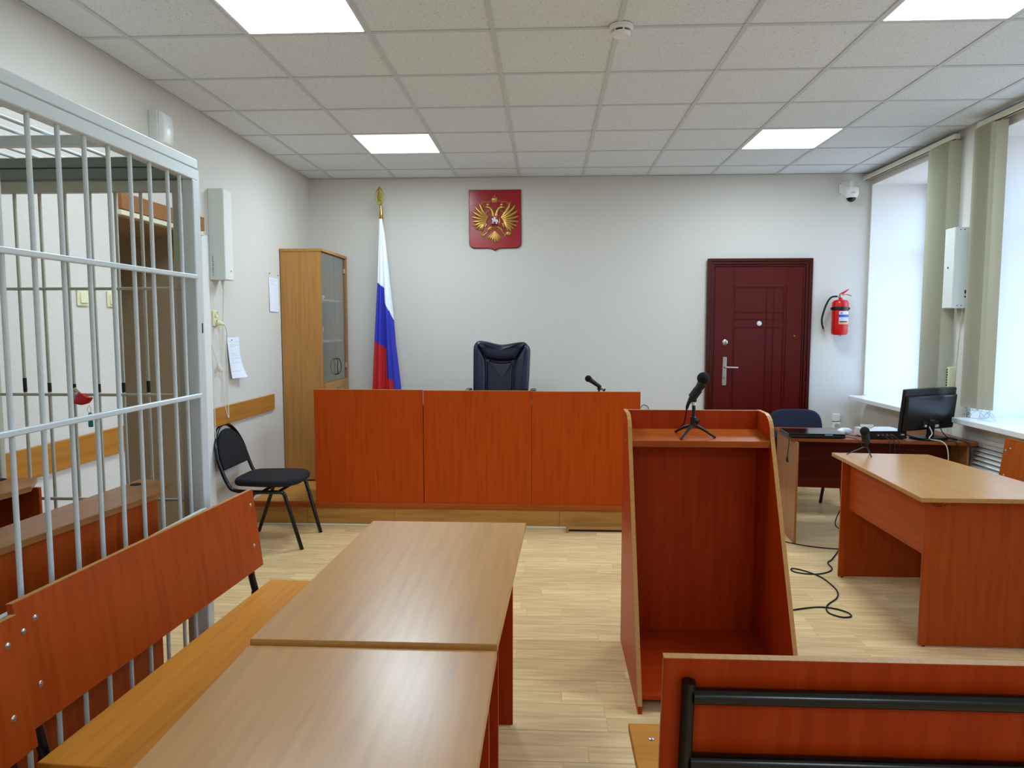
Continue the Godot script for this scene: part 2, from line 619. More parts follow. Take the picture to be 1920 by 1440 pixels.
# ---------------------------------------------------------------- ceiling
func ceiling_things() -> void:
	O = Vector3.ZERO
	var c := struct("ceiling", box(Vector3(X0 - 1.0, YC + 0.06, ZB - 0.3), Vector3(X1 + 0.6, YC + 0.3, ZF + 0.3), 0), M.slab)
	var rng := RandomNumberGenerator.new()
	rng.seed = 21
	var mats := []
	for v in 3:
		var im := Image.create(512, 512, false, Image.FORMAT_RGB8)
		im.fill(Color(0.90, 0.93, 0.955))
		for k in 2000:
			var d := rng.randf()
			var p := Vector2i(rng.randi() % 508 + 1, rng.randi() % 508 + 1)
			var col := Color(0.74, 0.76, 0.77) if d < 0.7 else Color(0.50, 0.50, 0.49)
			im.fill_rect(Rect2i(p, Vector2i(2, 2) if d < 0.9 else Vector2i(4, 2)), col)
		var m := mat(Color.WHITE, 0.9, 0, 0.2)
		m.albedo_texture = ImageTexture.create_from_image(im)
		mats.append(m)
	var gx := [X0]
	for j in 9:
		gx.append(-2.065 + 0.6 * j)
	gx.append(X1)
	var gz := [ZB]
	var k := -6.5215
	while k < ZF:
		gz.append(k)
		k += 0.6
	gz.append(ZF)
	var tile := S()
	quv(tile, [Vector3(0.01, 0.004, 0.01), Vector3(0.59, 0.004, 0.01), Vector3(0.59, 0.004, 0.59), Vector3(0.01, 0.004, 0.59)], [Vector2(0, 0), Vector2(1, 0), Vector2(1, 1), Vector2(0, 1)], Vector3.DOWN)
	for q in [[Vector3(0.01, 0.004, 0.01), Vector3(0.59, 0.004, 0.01), Vector3(0.6, 0.014, 0), Vector3(0, 0.014, 0), Vector3(0, -1, -1)], [Vector3(0.01, 0.004, 0.59), Vector3(0.59, 0.004, 0.59), Vector3(0.6, 0.014, 0.6), Vector3(0, 0.014, 0.6), Vector3(0, -1, 1)],
		[Vector3(0.01, 0.004, 0.01), Vector3(0.01, 0.004, 0.59), Vector3(0, 0.014, 0.6), Vector3(0, 0.014, 0), Vector3(-1, -1, 0)], [Vector3(0.59, 0.004, 0.01), Vector3(0.59, 0.004, 0.59), Vector3(0.6, 0.014, 0.6), Vector3(0.6, 0.014, 0), Vector3(1, -1, 0)]]:
		quv(tile, [q[0], q[1], q[2], q[3]], [Vector2(0.01, 0.02), Vector2(0.99, 0.02), Vector2(0.99, 0.04), Vector2(0.01, 0.04)], q[4])
	bb(tile, Vector3(0, 0.014, 0), Vector3(0.6, 0.024, 0.6), 0)
	tile.generate_normals()
	var tm := tile.commit()
	var lights := []
	for i in gx.size() - 1:
		for j in gz.size() - 1:
			var w: float = gx[i + 1] - gx[i]
			var d: float = gz[j + 1] - gz[j]
			var lit: bool = (i == 2 or i == 7) and j in [2, 6, 14]  # the last row is unseen, added behind the viewer as fill light
			if lit:
				lights.append([gx[i], gz[j]])
				continue
			var o := MeshInstance3D.new()
			o.mesh = tm
			o.material_override = mats[rng.randi() % 3]
			o.name = "ceiling_tile"
			o.position = Vector3(gx[i], YC, gz[j])
			o.scale = Vector3(w / 0.6, 1, d / 0.6)
			c.add_child(o, true)
	# exposed T-bars
	for i in range(1, gx.size() - 1):
		var s := S()
		bb(s, Vector3(gx[i] - 0.012, YC - 0.001, ZB), Vector3(gx[i] + 0.012, YC + 0.003, ZF), 0.0006)
		bb(s, Vector3(gx[i] - 0.001, YC + 0.003, ZB), Vector3(gx[i] + 0.001, YC + 0.03, ZF), 0)
		struct("main_tee", s, M.grid, c)
	for j in range(1, gz.size() - 1):
		var s := S()
		bb(s, Vector3(X0, YC - 0.0005, gz[j] - 0.012), Vector3(X1, YC + 0.0035, gz[j] + 0.012), 0.0006)
		bb(s, Vector3(X0, YC + 0.0035, gz[j] - 0.001), Vector3(X1, YC + 0.03, gz[j] + 0.001), 0)
		struct("cross_tee", s, M.grid, c)
	var sa := S()
	bb(sa, Vector3(X0, YC - 0.002, ZB), Vector3(X0 + 0.02, YC, ZF), 0)
	bb(sa, Vector3(X0, YC - 0.002, ZB), Vector3(X1, YC, ZB + 0.02), 0)
	bb(sa, Vector3(X1 - 0.02, YC - 0.002, ZB), Vector3(X1, YC, ZF), 0)
	struct("wall_angle", sa, M.grid, c)
	# LED panels
	var names := {}
	for l in lights:
		var left: bool = l[0] < 0
		var where := ""
		if l[1] < -5.0:
			where = "far square ceiling light panel on the flag side of the room" if left else "far square ceiling light panel near the door and dome camera"
		elif l[1] < -2.0:
			where = "near square ceiling light panel above the metal cage side" if left else "near square ceiling light panel on the window side, cut by the frame"
		else:
			where = "added unseen square ceiling light panel behind the viewer on the cage side" if left else "added unseen square ceiling light panel behind the viewer on the window side"
		var t := thing("ceiling_light", where, "ceiling light", Vector3(l[0] + 0.3, YC, l[1] + 0.3), 0, "", true)
		var s := S()
		for q in [[-0.286, 0], [0.286, 0], [0, -0.286], [0, 0.286]]:
			bx(s, Vector3(q[0], 0.008, q[1]), Vector3(0.012 if q[0] != 0 else 0.584, 0.016, 0.012 if q[1] != 0 else 0.584), 0.001)
		bx(s, Vector3(0, 0.022, 0), Vector3(0.59, 0.01, 0.59), 0)
		obj("frame", s, M.white, t)
		obj("diffuser", box(Vector3(-0.281, 0.006, -0.281), Vector3(0.281, 0.012, 0.281), 0), M.lamp, t)
		var a := AreaLight3D.new()
		a.name = "panel_glow"
		a.area_size = Vector2(0.56, 0.56)
		a.light_energy = LAMP_ENERGY
		a.light_color = Color(0.86, 0.95, 1.0)
		a.position = Vector3(0, 0.003, 0)
		a.rotation = Vector3(-PI / 2, 0, 0)
		a.shadow_enabled = true
		a.set("area_range", 12.0)
		t.add_child(a)
	# smoke detector
	var t := thing("smoke_detector", "round white smoke detector on the ceiling grid beside the middle of the room", "smoke detector", Vector3(0.345, YC, -3.50))
	var s := S()
	lathe(s, [Vector2(0, -0.022), Vector2(0.05, -0.022), Vector2(0.056, -0.016), Vector2(0.056, 0)], Transform3D(Basis(), Vector3(0.345, YC, -3.50)), 28)
	obj("base", s, M.pvc, t)
	s = S()
	lathe(s, [Vector2(0, -0.05), Vector2(0.036, -0.048), Vector2(0.042, -0.042), Vector2(0.044, -0.034), Vector2(0.044, -0.030)], Transform3D(Basis(), Vector3(0.345, YC, -3.50)), 28)
	obj("cap", s, M.pvc, t)
	s = S()
	lathe(s, [Vector2(0.036, -0.034), Vector2(0.036, -0.02)], Transform3D(Basis(), Vector3(0.345, YC, -3.50)), 28)
	for i in 8:
		if i % 2 == 0:
			continue
		var an := TAU * i / 8
	obj("vent_ring", s, M.hole, t)
	s = S()
	for i in 6:
		var an := TAU * i / 6 + 0.35
		bx(s, Vector3(0.345 + cos(an) * 0.041, YC - 0.028, -3.50 + sin(an) * 0.041), Vector3(0.006, 0.016, 0.008), 0.001, Basis(Vector3.UP, -an))
	obj("vent_rib", s, M.pvc, t).set_meta("kind", "stuff")

# ---------------------------------------------------------------- windows and the right wall
func windows() -> void:
	O = Vector3.ZERO
	var zs := [[-6.87, -5.72], [-5.17, -4.02], [-3.47, -2.32], [-1.77, -0.62]]
	for i in 4:
		O = Vector3.ZERO
		var a: float = zs[i][0] + 0.006
		var b: float = zs[i][1] - 0.006
		var s := S()
		var x := X1 + 0.52
		for q in [[a, a + 0.07], [b - 0.07, b], [(a + b) / 2 - 0.04, (a + b) / 2 + 0.04]]:
			bb(s, Vector3(x, 0.90, q[0]), Vector3(x + 0.06, 2.852, q[1]), 0.006)
		for q in [[0.90, 0.97], [2.782, 2.852], [2.2, 2.27]]:
			bb(s, Vector3(x + 0.001, q[0], a), Vector3(x + 0.059, q[1], b), 0.006)
		var w := struct("window_%d" % (i + 1), s, M.pvc)  # the last two are out of view, added to bring in more daylight
		for q in [[a + 0.07, (a + b) / 2 - 0.04], [(a + b) / 2 + 0.04, b - 0.07]]:
			struct("pane", box(Vector3(x + 0.028, 0.97, q[0]), Vector3(x + 0.032, 2.2, q[1]), 0), M.glass, w)
			struct("pane", box(Vector3(x + 0.028, 2.27, q[0]), Vector3(x + 0.032, 2.782, q[1]), 0), M.glass, w)
		# sill
		s = S()
		var xs := 2.815 if i == 0 else 2.885
		bb(s, Vector3(xs, 0.862, zs[i][0] + 0.11 if i == 0 else zs[i][0]), Vector3(X1, 0.90, zs[i][1] + 0.1), 0.004)
		bb(s, Vector3(X1 - 0.01, 0.862, zs[i][0] + 0.001), Vector3(X1 + 0.52, 0.90, zs[i][1] - 0.001), 0.001)
		struct("window_sill", s, M.pvc, w)
	# vertical blinds drawn aside
	for i in 2:
		var z0 := -6.88 if i == 0 else -5.125
		var z1 := -5.39 if i == 0 else -3.95
		var t := thing("vertical_blind", "beige vertical blind gathered beside the far window, nearer its wall cabinet" if i == 0 else "beige vertical blind gathered at the near window behind the monitor, bundle over the sill", "blind", Vector3(2.95, 2.94, (z0 + z1) / 2), 0, "")
		var s := S()
		bb(s, Vector3(2.927, 2.895, z0), Vector3(2.972, 2.93, z1), 0.003)
		obj("track", s, M.cream, t)
		obj("slot", box(Vector3(2.942, 2.8935, z0 + 0.01), Vector3(2.957, 2.9, z1 - 0.01), 0), M.hole, t)
		s = S()
		for q in [z0 + 0.25, (z0 + z1) / 2 - 0.05, z1 - 0.12]:
			bb(s, Vector3(2.94, 2.93, q), Vector3(X1, 2.934, q + 0.03), 0.0005)
			bb(s, Vector3(X1 - 0.004, 2.90, q), Vector3(X1, 2.934, q + 0.03), 0.0005)
		obj("bracket", s, M.cream, t).set_meta("kind", "stuff")
		var n := 11
		for k in n:
			var zz: float
			var ang: float
			if i == 0:
				zz = -5.70 + 0.029 * k
				ang = deg_to_rad([62, 44, 30, 24, 20, 18, 15, 14, 12, 12, 10][k])
			else:
				zz = -5.10 + 0.021 * k
				ang = deg_to_rad([40, 26, 22, 18, 16, 14, 14, 16, 20, 28, 62][k])
			slat(t, Vector3(2.952, 0, zz), ang, 2.885, 0.955 if i == 0 else 0.985)
		# bottom bead chain, in a small tangle over the near sill
		s = S()
		var p := []
		var rng := RandomNumberGenerator.new()
		rng.seed = 5 + i
		var zz0 := -5.70 if i == 0 else -5.12
		for k in 40:
			p.append(Vector3(2.952 + rng.randf_range(-0.06, 0.06), (0.965 if i == 0 else 0.955) + rng.randf_range(-0.045, 0.05), zz0 + k * 0.0075 + rng.randf_range(-0.012, 0.012)))
		tube(s, smooth_path(p, 3), 0.0016, 5)
		obj("bead_chain", s, M.sink, t)
		s = S()
		tube(s, [Vector3(2.965, 2.89, z1 - 0.02), Vector3(2.968, 2.0, z1 - 0.015), Vector3(2.966, 1.3, z1 - 0.02)], 0.0018, 5)
		tube(s, [Vector3(2.945, 2.89, z1 - 0.02), Vector3(2.95, 2.0, z1 - 0.02), Vector3(2.966, 1.3, z1 - 0.02)], 0.0018, 5)
		obj("pull_cord", s, M.cable, t)
	# second, shorter curtain rail above the first window
	O = Vector3(2.985, 2.945, -6.3)
	tag(obj("curtain_rail", box(Vector3(2.975, 2.935, -6.88), Vector3(2.997, 2.952, -5.55), 0.002), M.cream), "cream curtain rail close under the ceiling behind the far blind's track", "curtain rail")
	# steel cabinet box on the pier
	air_purifier("white metal air purifier box on the pier between the two windows", Vector3(X1, 1.675, -5.33), -1)
	# thermostat-like unit below it
	var t := thing("wall_speaker", "small ivory louvred wall unit under the metal box between the windows", "speaker", Vector3(X1, 1.09, -5.44))
	obj("body", box(Vector3(2.965, 1.09, -5.455), Vector3(X1, 1.245, -5.375), 0.003), M.ivory, t)
	for i in 7:
		obj("louvre", box(Vector3(2.961, 1.108 + i * 0.019, -5.455), Vector3(2.966, 1.115 + i * 0.019, -5.39), 0.0006), M.hole, t)
	t = thing("junction_box", "small white junction box beside the ivory louvred unit between the windows", "junction box", Vector3(X1, 1.09, -5.50))
	obj("body", box(Vector3(2.972, 1.10, -5.535), Vector3(X1, 1.215, -5.465), 0.004), M.pvc, t)
	obj("cover", box(Vector3(2.968, 1.108, -5.528), Vector3(2.973, 1.207, -5.472), 0.002), M.pvc, t)
	# cables on the pier
	O = Vector3(3.0, 1.2, -5.4)
	var s := S()
	tube(s, smooth_path([Vector3(2.995, 1.68, -5.30), Vector3(3.004, 1.5, -5.34), Vector3(3.004, 1.2, -5.365), Vector3(3.0, 0.95, -5.38), Vector3(2.99, 0.76, -5.40)]), 0.0028, 6)
	tag(obj("power_cable", s, M.cable), "thin white cable hanging from the metal box between the windows", "cable")
	O = Vector3(3.0, 1.8, -5.56)
	s = S()
	bb(s, Vector3(2.998, 1.215, -5.558), Vector3(X1, 2.86, -5.542), 0.002)
	bb(s, Vector3(2.998, 1.215, -5.583), Vector3(X1, 2.86, -5.57), 0.002)
	tag(obj("cable_trunking", s, M.cream), "twin ivory cable ducts running up the pier beside the far blind", "cable duct")
	# radiator grille under the near window
	t = thing("radiator_grille", "white slatted radiator grille in the wall below the near window sill", "radiator grille", Vector3(X1, 0.3, -4.6))
	s = S()
	bb(s, Vector3(2.985, 0.30, -5.12), Vector3(X1, 0.775, -5.085), 0.003)
	bb(s, Vector3(2.985, 0.30, -4.04), Vector3(X1, 0.775, -4.02), 0.003)
	bb(s, Vector3(2.985, 0.745, -5.085), Vector3(X1, 0.775, -4.04), 0.003)
	bb(s, Vector3(2.985, 0.30, -5.085), Vector3(X1, 0.33, -4.04), 0.003)
	obj("frame", s, M.white, t)
	obj("backing", box(Vector3(X1 - 0.004, 0.33, -5.085), Vector3(X1, 0.745, -4.04), 0), M.hole, t)
	for i in 13:
		s = S()
		bx(s, Vector3(2.992, 0.346 + i * 0.032, -4.5625), Vector3(0.028, 0.004, 1.04), 0.001, Basis(Vector3(0, 0, 1), 0.9))
		obj("slat", s, M.white, t)
	# socket low on the back wall
	t = thing("socket", "white double wall socket low on the back wall below the fire extinguisher", "socket", Vector3(2.77, 0.56, ZB))
	obj("box", box(Vector3(2.735, 0.56, ZB), Vector3(2.805, 0.63, ZB + 0.04), 0.004), M.pvc, t)
	obj("upper_box", box(Vector3(2.732, 0.64, ZB), Vector3(2.80, 0.71, ZB + 0.035), 0.004), M.pvc, t)
	s = S()
	lathe(s, [Vector2(0, 0.001), Vector2(0.019, 0.001), Vector2(0.024, 0.003), Vector2(0.024, 0)], Transform3D(Basis(Vector3.RIGHT, PI / 2), Vector3(2.77, 0.595, ZB + 0.04)), 18)
	obj("face", s, M.sink, t)
	s = S()
	for q in [-0.009, 0.009]:
		rod(s, Vector3(2.77 + q, 0.595, ZB + 0.04), Vector3(2.77 + q, 0.595, ZB + 0.0415), 0.003, 8)
	obj("pin_hole", s, M.hole, t)

func slat(t: Node, at: Vector3, ang: float, top: float, bottom: float) -> void:
	var s := S()
	var d := Vector3(cos(ang), 0, sin(ang))
	var nn := Vector3(-sin(ang), 0, cos(ang))
	var rows := []
	for r in 3:
		var y := lerpf(top, bottom, r / 2.0)
		var row := []
		for j in 7:
			var u := (j - 3) / 3.0
			row.append(Vector3(at.x, y, at.z) + d * u * 0.0445 + nn * 0.006 * (1.0 - u * u))
		rows.append(row)
	sheet(s, rows, nn)
	obj("slat", s, M.slat, t)
	s = S()
	tube(s, [Vector3(at.x, top, at.z), Vector3(at.x, top + 0.012, at.z)], 0.003, 6)
	obj("hanger", s, M.cream, t)

# flat metal box with slanted front seen on both side walls; way is +1 for the left wall, -1 for the right
func air_purifier(label: String, at: Vector3, way: int) -> Node3D:
	var t := thing("air_purifier", label, "air purifier", at, 0, "", true)
	var w := 0.108 * way
	var s := S()
	var h := 0.62 if way > 0 else 0.575
	bx(s, Vector3(w / 2, h / 2, 0), Vector3(absf(w), h, 0.13), 0.003)
	obj("body", s, M.enamel, t)
	obj("front_panel", box(Vector3(w - 0.001 * way, 0.004, -0.061), Vector3(w + 0.002 * way, h - 0.004, 0.061), 0.001), M.white, t)
	s = S()
	if way < 0:
		for y in [0.02, h - 0.018]:
			for q in [0.42, 0.68]:
				rod(s, Vector3(w * q, y, 0.064), Vector3(w * q, y, 0.0665), 0.004, 8)
		obj("screw", s, M.black, t).set_meta("kind", "stuff")
		obj("switch", box(Vector3(w * 0.14, 0.105, 0.064), Vector3(w * 0.24, 0.13, 0.068), 0.001), M.black, t)
		rod2(t, "button", Vector3(w * 0.19, 0.082, 0.064), Vector3(w * 0.19, 0.082, 0.068), 0.006, M.black)
		obj("lock", box(Vector3(w - 0.004 , 0.285, -0.012), Vector3(w - 0.0005, 0.30, 0.0), 0.0005), M.black, t)
	else:
		# handwritten mark up the side
		var y := 0.03
		var k := 0
		for q in [[0.018, 0.008], [0.018, 0.006], [0.012, 0.01], [0.02, 0.003], [0.012, 0.012], [0.016, 0.005], [0.015, 0.014], [0.014, 0.006], [0.013, 0.01]]:
			bx(s, Vector3(0.024 + 0.002 * sin(k * 2.1), y, 0.0655), Vector3(q[1], 0.002, 0.0008), 0, Basis(Vector3(0, 0, 1), 0.5 * sin(k * 1.7)))
			bx(s, Vector3(0.021 + 0.002 * (k % 3), y + 0.006, 0.0655), Vector3(0.002, 0.011, 0.0008), 0, Basis(Vector3(0, 0, 1), 0.4 * cos(k * 1.3)))
			y += q[0]
			k += 1
		obj("handwriting", s, M.ink, t)
		rod2(t, "button", Vector3(w, 0.065, -0.02), Vector3(w + 0.004, 0.065, -0.02), 0.005, M.black)
		s = S()
		lathe(s, [Vector2(0, -0.06), Vector2(0.004, -0.06), Vector2(0.005, -0.04), Vector2(0.010, -0.03), Vector2(0.011, 0)], Transform3D(Basis(), Vector3(0.072, 0, 0.03)), 12)
		obj("plug", s, M.sink, t)
	return t

# ---------------------------------------------------------------- left wall
func left_wall_things() -> void:
	var s := S()
	# header board above the doorway
	var t := thing("header_board", "light wooden board above the doorway behind the cage, with a cream lower trim", "board", Vector3(X0, 2.165, -4.25))
	obj("board", box(Vector3(X0, 2.182, -4.72), Vector3(X0 + 0.022, 2.272, -3.79), 0.002), M.hazelz, t)
	obj("trim", box(Vector3(X0, 2.148, -4.70), Vector3(X0 + 0.026, 2.176, -3.78), 0.003), M.cream, t)
	# loudspeaker high on the wall
	t = thing("wall_speaker", "white curved loudspeaker high on the left wall above the cage", "speaker", Vector3(X0, 2.63, -4.16))
	s = S()
	bb(s, Vector3(X0, 2.60, -4.225), Vector3(X0 + 0.055, 2.80, -4.12), 0.003)
	obj("housing", s, M.enamel, t)
	s = S()
	slab(s, round_poly([Vector2(0, 0), Vector2(0.035, 0.012), Vector2(0.045, 0.1), Vector2(0.035, 0.185), Vector2(0, 0.197)], 0.02, 4), Vector3(X0 + 0.055, 2.602, -4.1725), Vector3.RIGHT, Vector3.UP, Vector3.BACK, 0.10, 0.004, 2, true)
	obj("grille", s, M.pvc, t)
	air_purifier("white metal air purifier box with a handwritten side, on the left wall", Vector3(X0, 1.865, -4.885), 1)
	# chair-rail boards
	O = Vector3(X0, 0.9, -5.3)
	tag(obj("wall_rail", box(Vector3(X0, 0.845, -5.87), Vector3(X0 + 0.018, 0.975, -4.77), 0.002), M.railz), "honey-coloured wooden bumper board on the left wall behind the black chair", "wall rail")
	O = Vector3(X0, 0.92, -2.3)
	tag(obj("wall_rail", box(Vector3(X0, 0.865, -3.757), Vector3(X0 + 0.018, 1.005, -1.2), 0.002), M.railz), "honey-coloured wooden bumper board seen through the cage bars", "wall rail")
	# switches seen through the bars
	for i in 2:
		var z: float = [-3.45, -3.69][i]
		t = thing("light_switch", ["ivory light switch on the wall behind the bars, farther from the doorway", "ivory light switch on the wall behind the bars, right beside the doorway"][i], "light switch", Vector3(X0, 1.69, z), 0, "", true)
		obj("plate", box(Vector3(0, -0.042, -0.042), Vector3(0.01, 0.042, 0.042), 0.003), M.ivory, t)
		s = S()
		bx(s, Vector3(0.012, 0, 0), Vector3(0.008, 0.056, 0.052), 0.002, Basis(Vector3(0, 0, 1), 0.06))
		obj("rocker", s, M.ivory, t)
	# sockets and plug
	t = thing("socket", "ivory double socket with a plug in it, on the left wall beside the cage post", "socket", Vector3(X0, 1.60, -4.86), 0, "", true)
	obj("plate", box(Vector3(0, -0.055, -0.035), Vector3(0.014, 0.055, 0.035), 0.004), M.ivory, t)
	for y in [0.028, -0.028]:
		s = S()
		lathe(s, [Vector2(0, 0.002), Vector2(0.017, 0.002), Vector2(0.02, 0.008), Vector2(0.022, 0.008), Vector2(0.022, 0)], Transform3D(Basis(Vector3(0, 0, 1), -PI / 2), Vector3(0.014, y, 0)), 18)
		obj("face", s, M.ivory, t)
	t = thing("power_plug", "ivory plug in the lower socket with a long cord down to the chair", "plug", Vector3(X0 + 0.02, 1.572, -4.86), 0, "")
	s = S()
	lathe(s, [Vector2(0, 0), Vector2(0.018, 0), Vector2(0.018, 0.02), Vector2(0.01, 0.035), Vector2(0.006, 0.05), Vector2(0, 0.05)], axis_t(Vector3(X0 + 0.02, 1.572, -4.86), Vector3(0.9, -0.25, -0.3)), 14)
	obj("plug", s, M.ivory, t)
	s = S()
	tube(s, smooth_path([Vector3(X0 + 0.06, 1.56, -4.875), Vector3(X0 + 0.055, 1.50, -4.93), Vector3(X0 + 0.02, 1.38, -4.99), Vector3(X0 + 0.014, 1.25, -5.01), Vector3(X0 + 0.014, 1.05, -5.005), Vector3(X0 + 0.02, 0.93, -4.99), Vector3(X0 + 0.028, 0.89, -4.975), Vector3(X0 + 0.024, 0.92, -4.955), Vector3(X0 + 0.016, 1.05, -4.935), Vector3(X0 + 0.012, 1.3, -4.945), Vector3(X0 + 0.03, 1.6, -4.93), Vector3(X0 + 0.072, 1.81, -4.862)], 7), 0.0035, 7)
	obj("cord", s, M.cable, t)
	t = thing("power_plug", "loose ivory plug hanging on a looped cord below the socket by the cage", "plug", Vector3(X0 + 0.01, 1.26, -4.84))
	s = S()
	lathe(s, [Vector2(0, 0), Vector2(0.018, 0), Vector2(0.019, 0.022), Vector2(0.012, 0.036), Vector2(0.006, 0.055), Vector2(0, 0.055)], axis_t(Vector3(X0 + 0.03, 1.235, -4.865), Vector3(-0.1, 0.8, 0.45)), 14)
	obj("plug", s, M.cable, t)
	s = S()
	for q in [-0.008, 0.008]:
		rod(s, Vector3(X0 + 0.03 + q, 1.237, -4.865), Vector3(X0 + 0.03 + q, 1.222, -4.872), 0.0025, 6)
	obj("pin", s, M.steel, t)
	s = S()
	tube(s, smooth_path([Vector3(X0 + 0.024, 1.28, -4.84), Vector3(X0 + 0.02, 1.36, -4.80), Vector3(X0 + 0.015, 1.42, -4.785), Vector3(X0 + 0.012, 1.425, -4.772), Vector3(X0 + 0.024, 1.38, -4.768), Vector3(X0 + 0.024, 1.1, -4.768), Vector3(X0 + 0.024, 0.5, -4.772)], 7), 0.003, 7)
	obj("cord", s, M.cable, t)
	# sheets pinned to the wall
	for i in 2:
		t = thing("paper_sheet", ["curling printed notice pinned to the left wall above the black chair", "flat white notice pinned to the wall next to the tall cabinet"][i], "notice", Vector3(X0, [1.31, 1.81][i], [-5.14, -5.95][i]))
		s = S()
		var rows := []
		for r in 13:
			var v := r / 12.0
			var row := []
			for c in 7:
				var u := c / 6.0
				if i == 0:
					row.append(Vector3(X0 + 0.006 + 0.05 * v * v * v * (0.4 + 0.6 * u) + 0.012 * sin(v * 3.0) * (1 - u), 1.465 - 0.30 * v, -5.035 - 0.20 * u - 0.02 * v * v + 0.012 * sin(v * PI) * (1.0 - u)))
				else:
					row.append(Vector3(X0 + 0.003 + 0.004 * v, 1.955 - 0.287 * v, -5.85 - 0.20 * u))
			rows.append(row)
		sheet(s, rows, Vector3.RIGHT)
		var m := mat(Color.WHITE, 0.8)
		m.albedo_texture = print_image(i)
		obj("sheet", s, m, t)
		s = S()
		for q in ([[0.35, 0.02]] if i == 0 else [[0.02, -0.015], [0.98, -0.01]]):
			ball(s, Vector3(X0 + 0.009, [1.465, 1.97][i] - q[1], [-5.035, -5.85][i] - 0.2 * q[0]), Vector3(0.004, 0.005, 0.005), Basis(), 8)
		obj("pin", s, M.black, t)

func print_image(i: int) -> ImageTexture:
	var im := Image.create(200, 290, false, Image.FORMAT_RGB8)
	im.fill(Color(0.90, 0.925, 0.97))
	var rng := RandomNumberGenerator.new()
	rng.seed = 60 + i
	var rows := [24, 32, 50, 58, 66, 86, 94, 120, 132, 150, 165, 180, 240] if i == 0 else [20, 34, 50, 60]
	for y in rows:
		var x := 20 + rng.randi() % 30
		while x < 180:
			var w := 4 + rng.randi() % 14
			im.fill_rect(Rect2i(x, y, w, 2), Color(0.60, 0.64, 0.74))
			x += w + 4
			if rng.randf() < 0.08:
				break
	if i == 0:
		im.fill_rect(Rect2i(16, 112, 150, 1), Color(0.6, 0.65, 0.75))
		im.fill_rect(Rect2i(70, 112, 1, 80), Color(0.6, 0.65, 0.75))
	return ImageTexture.create_from_image(im)

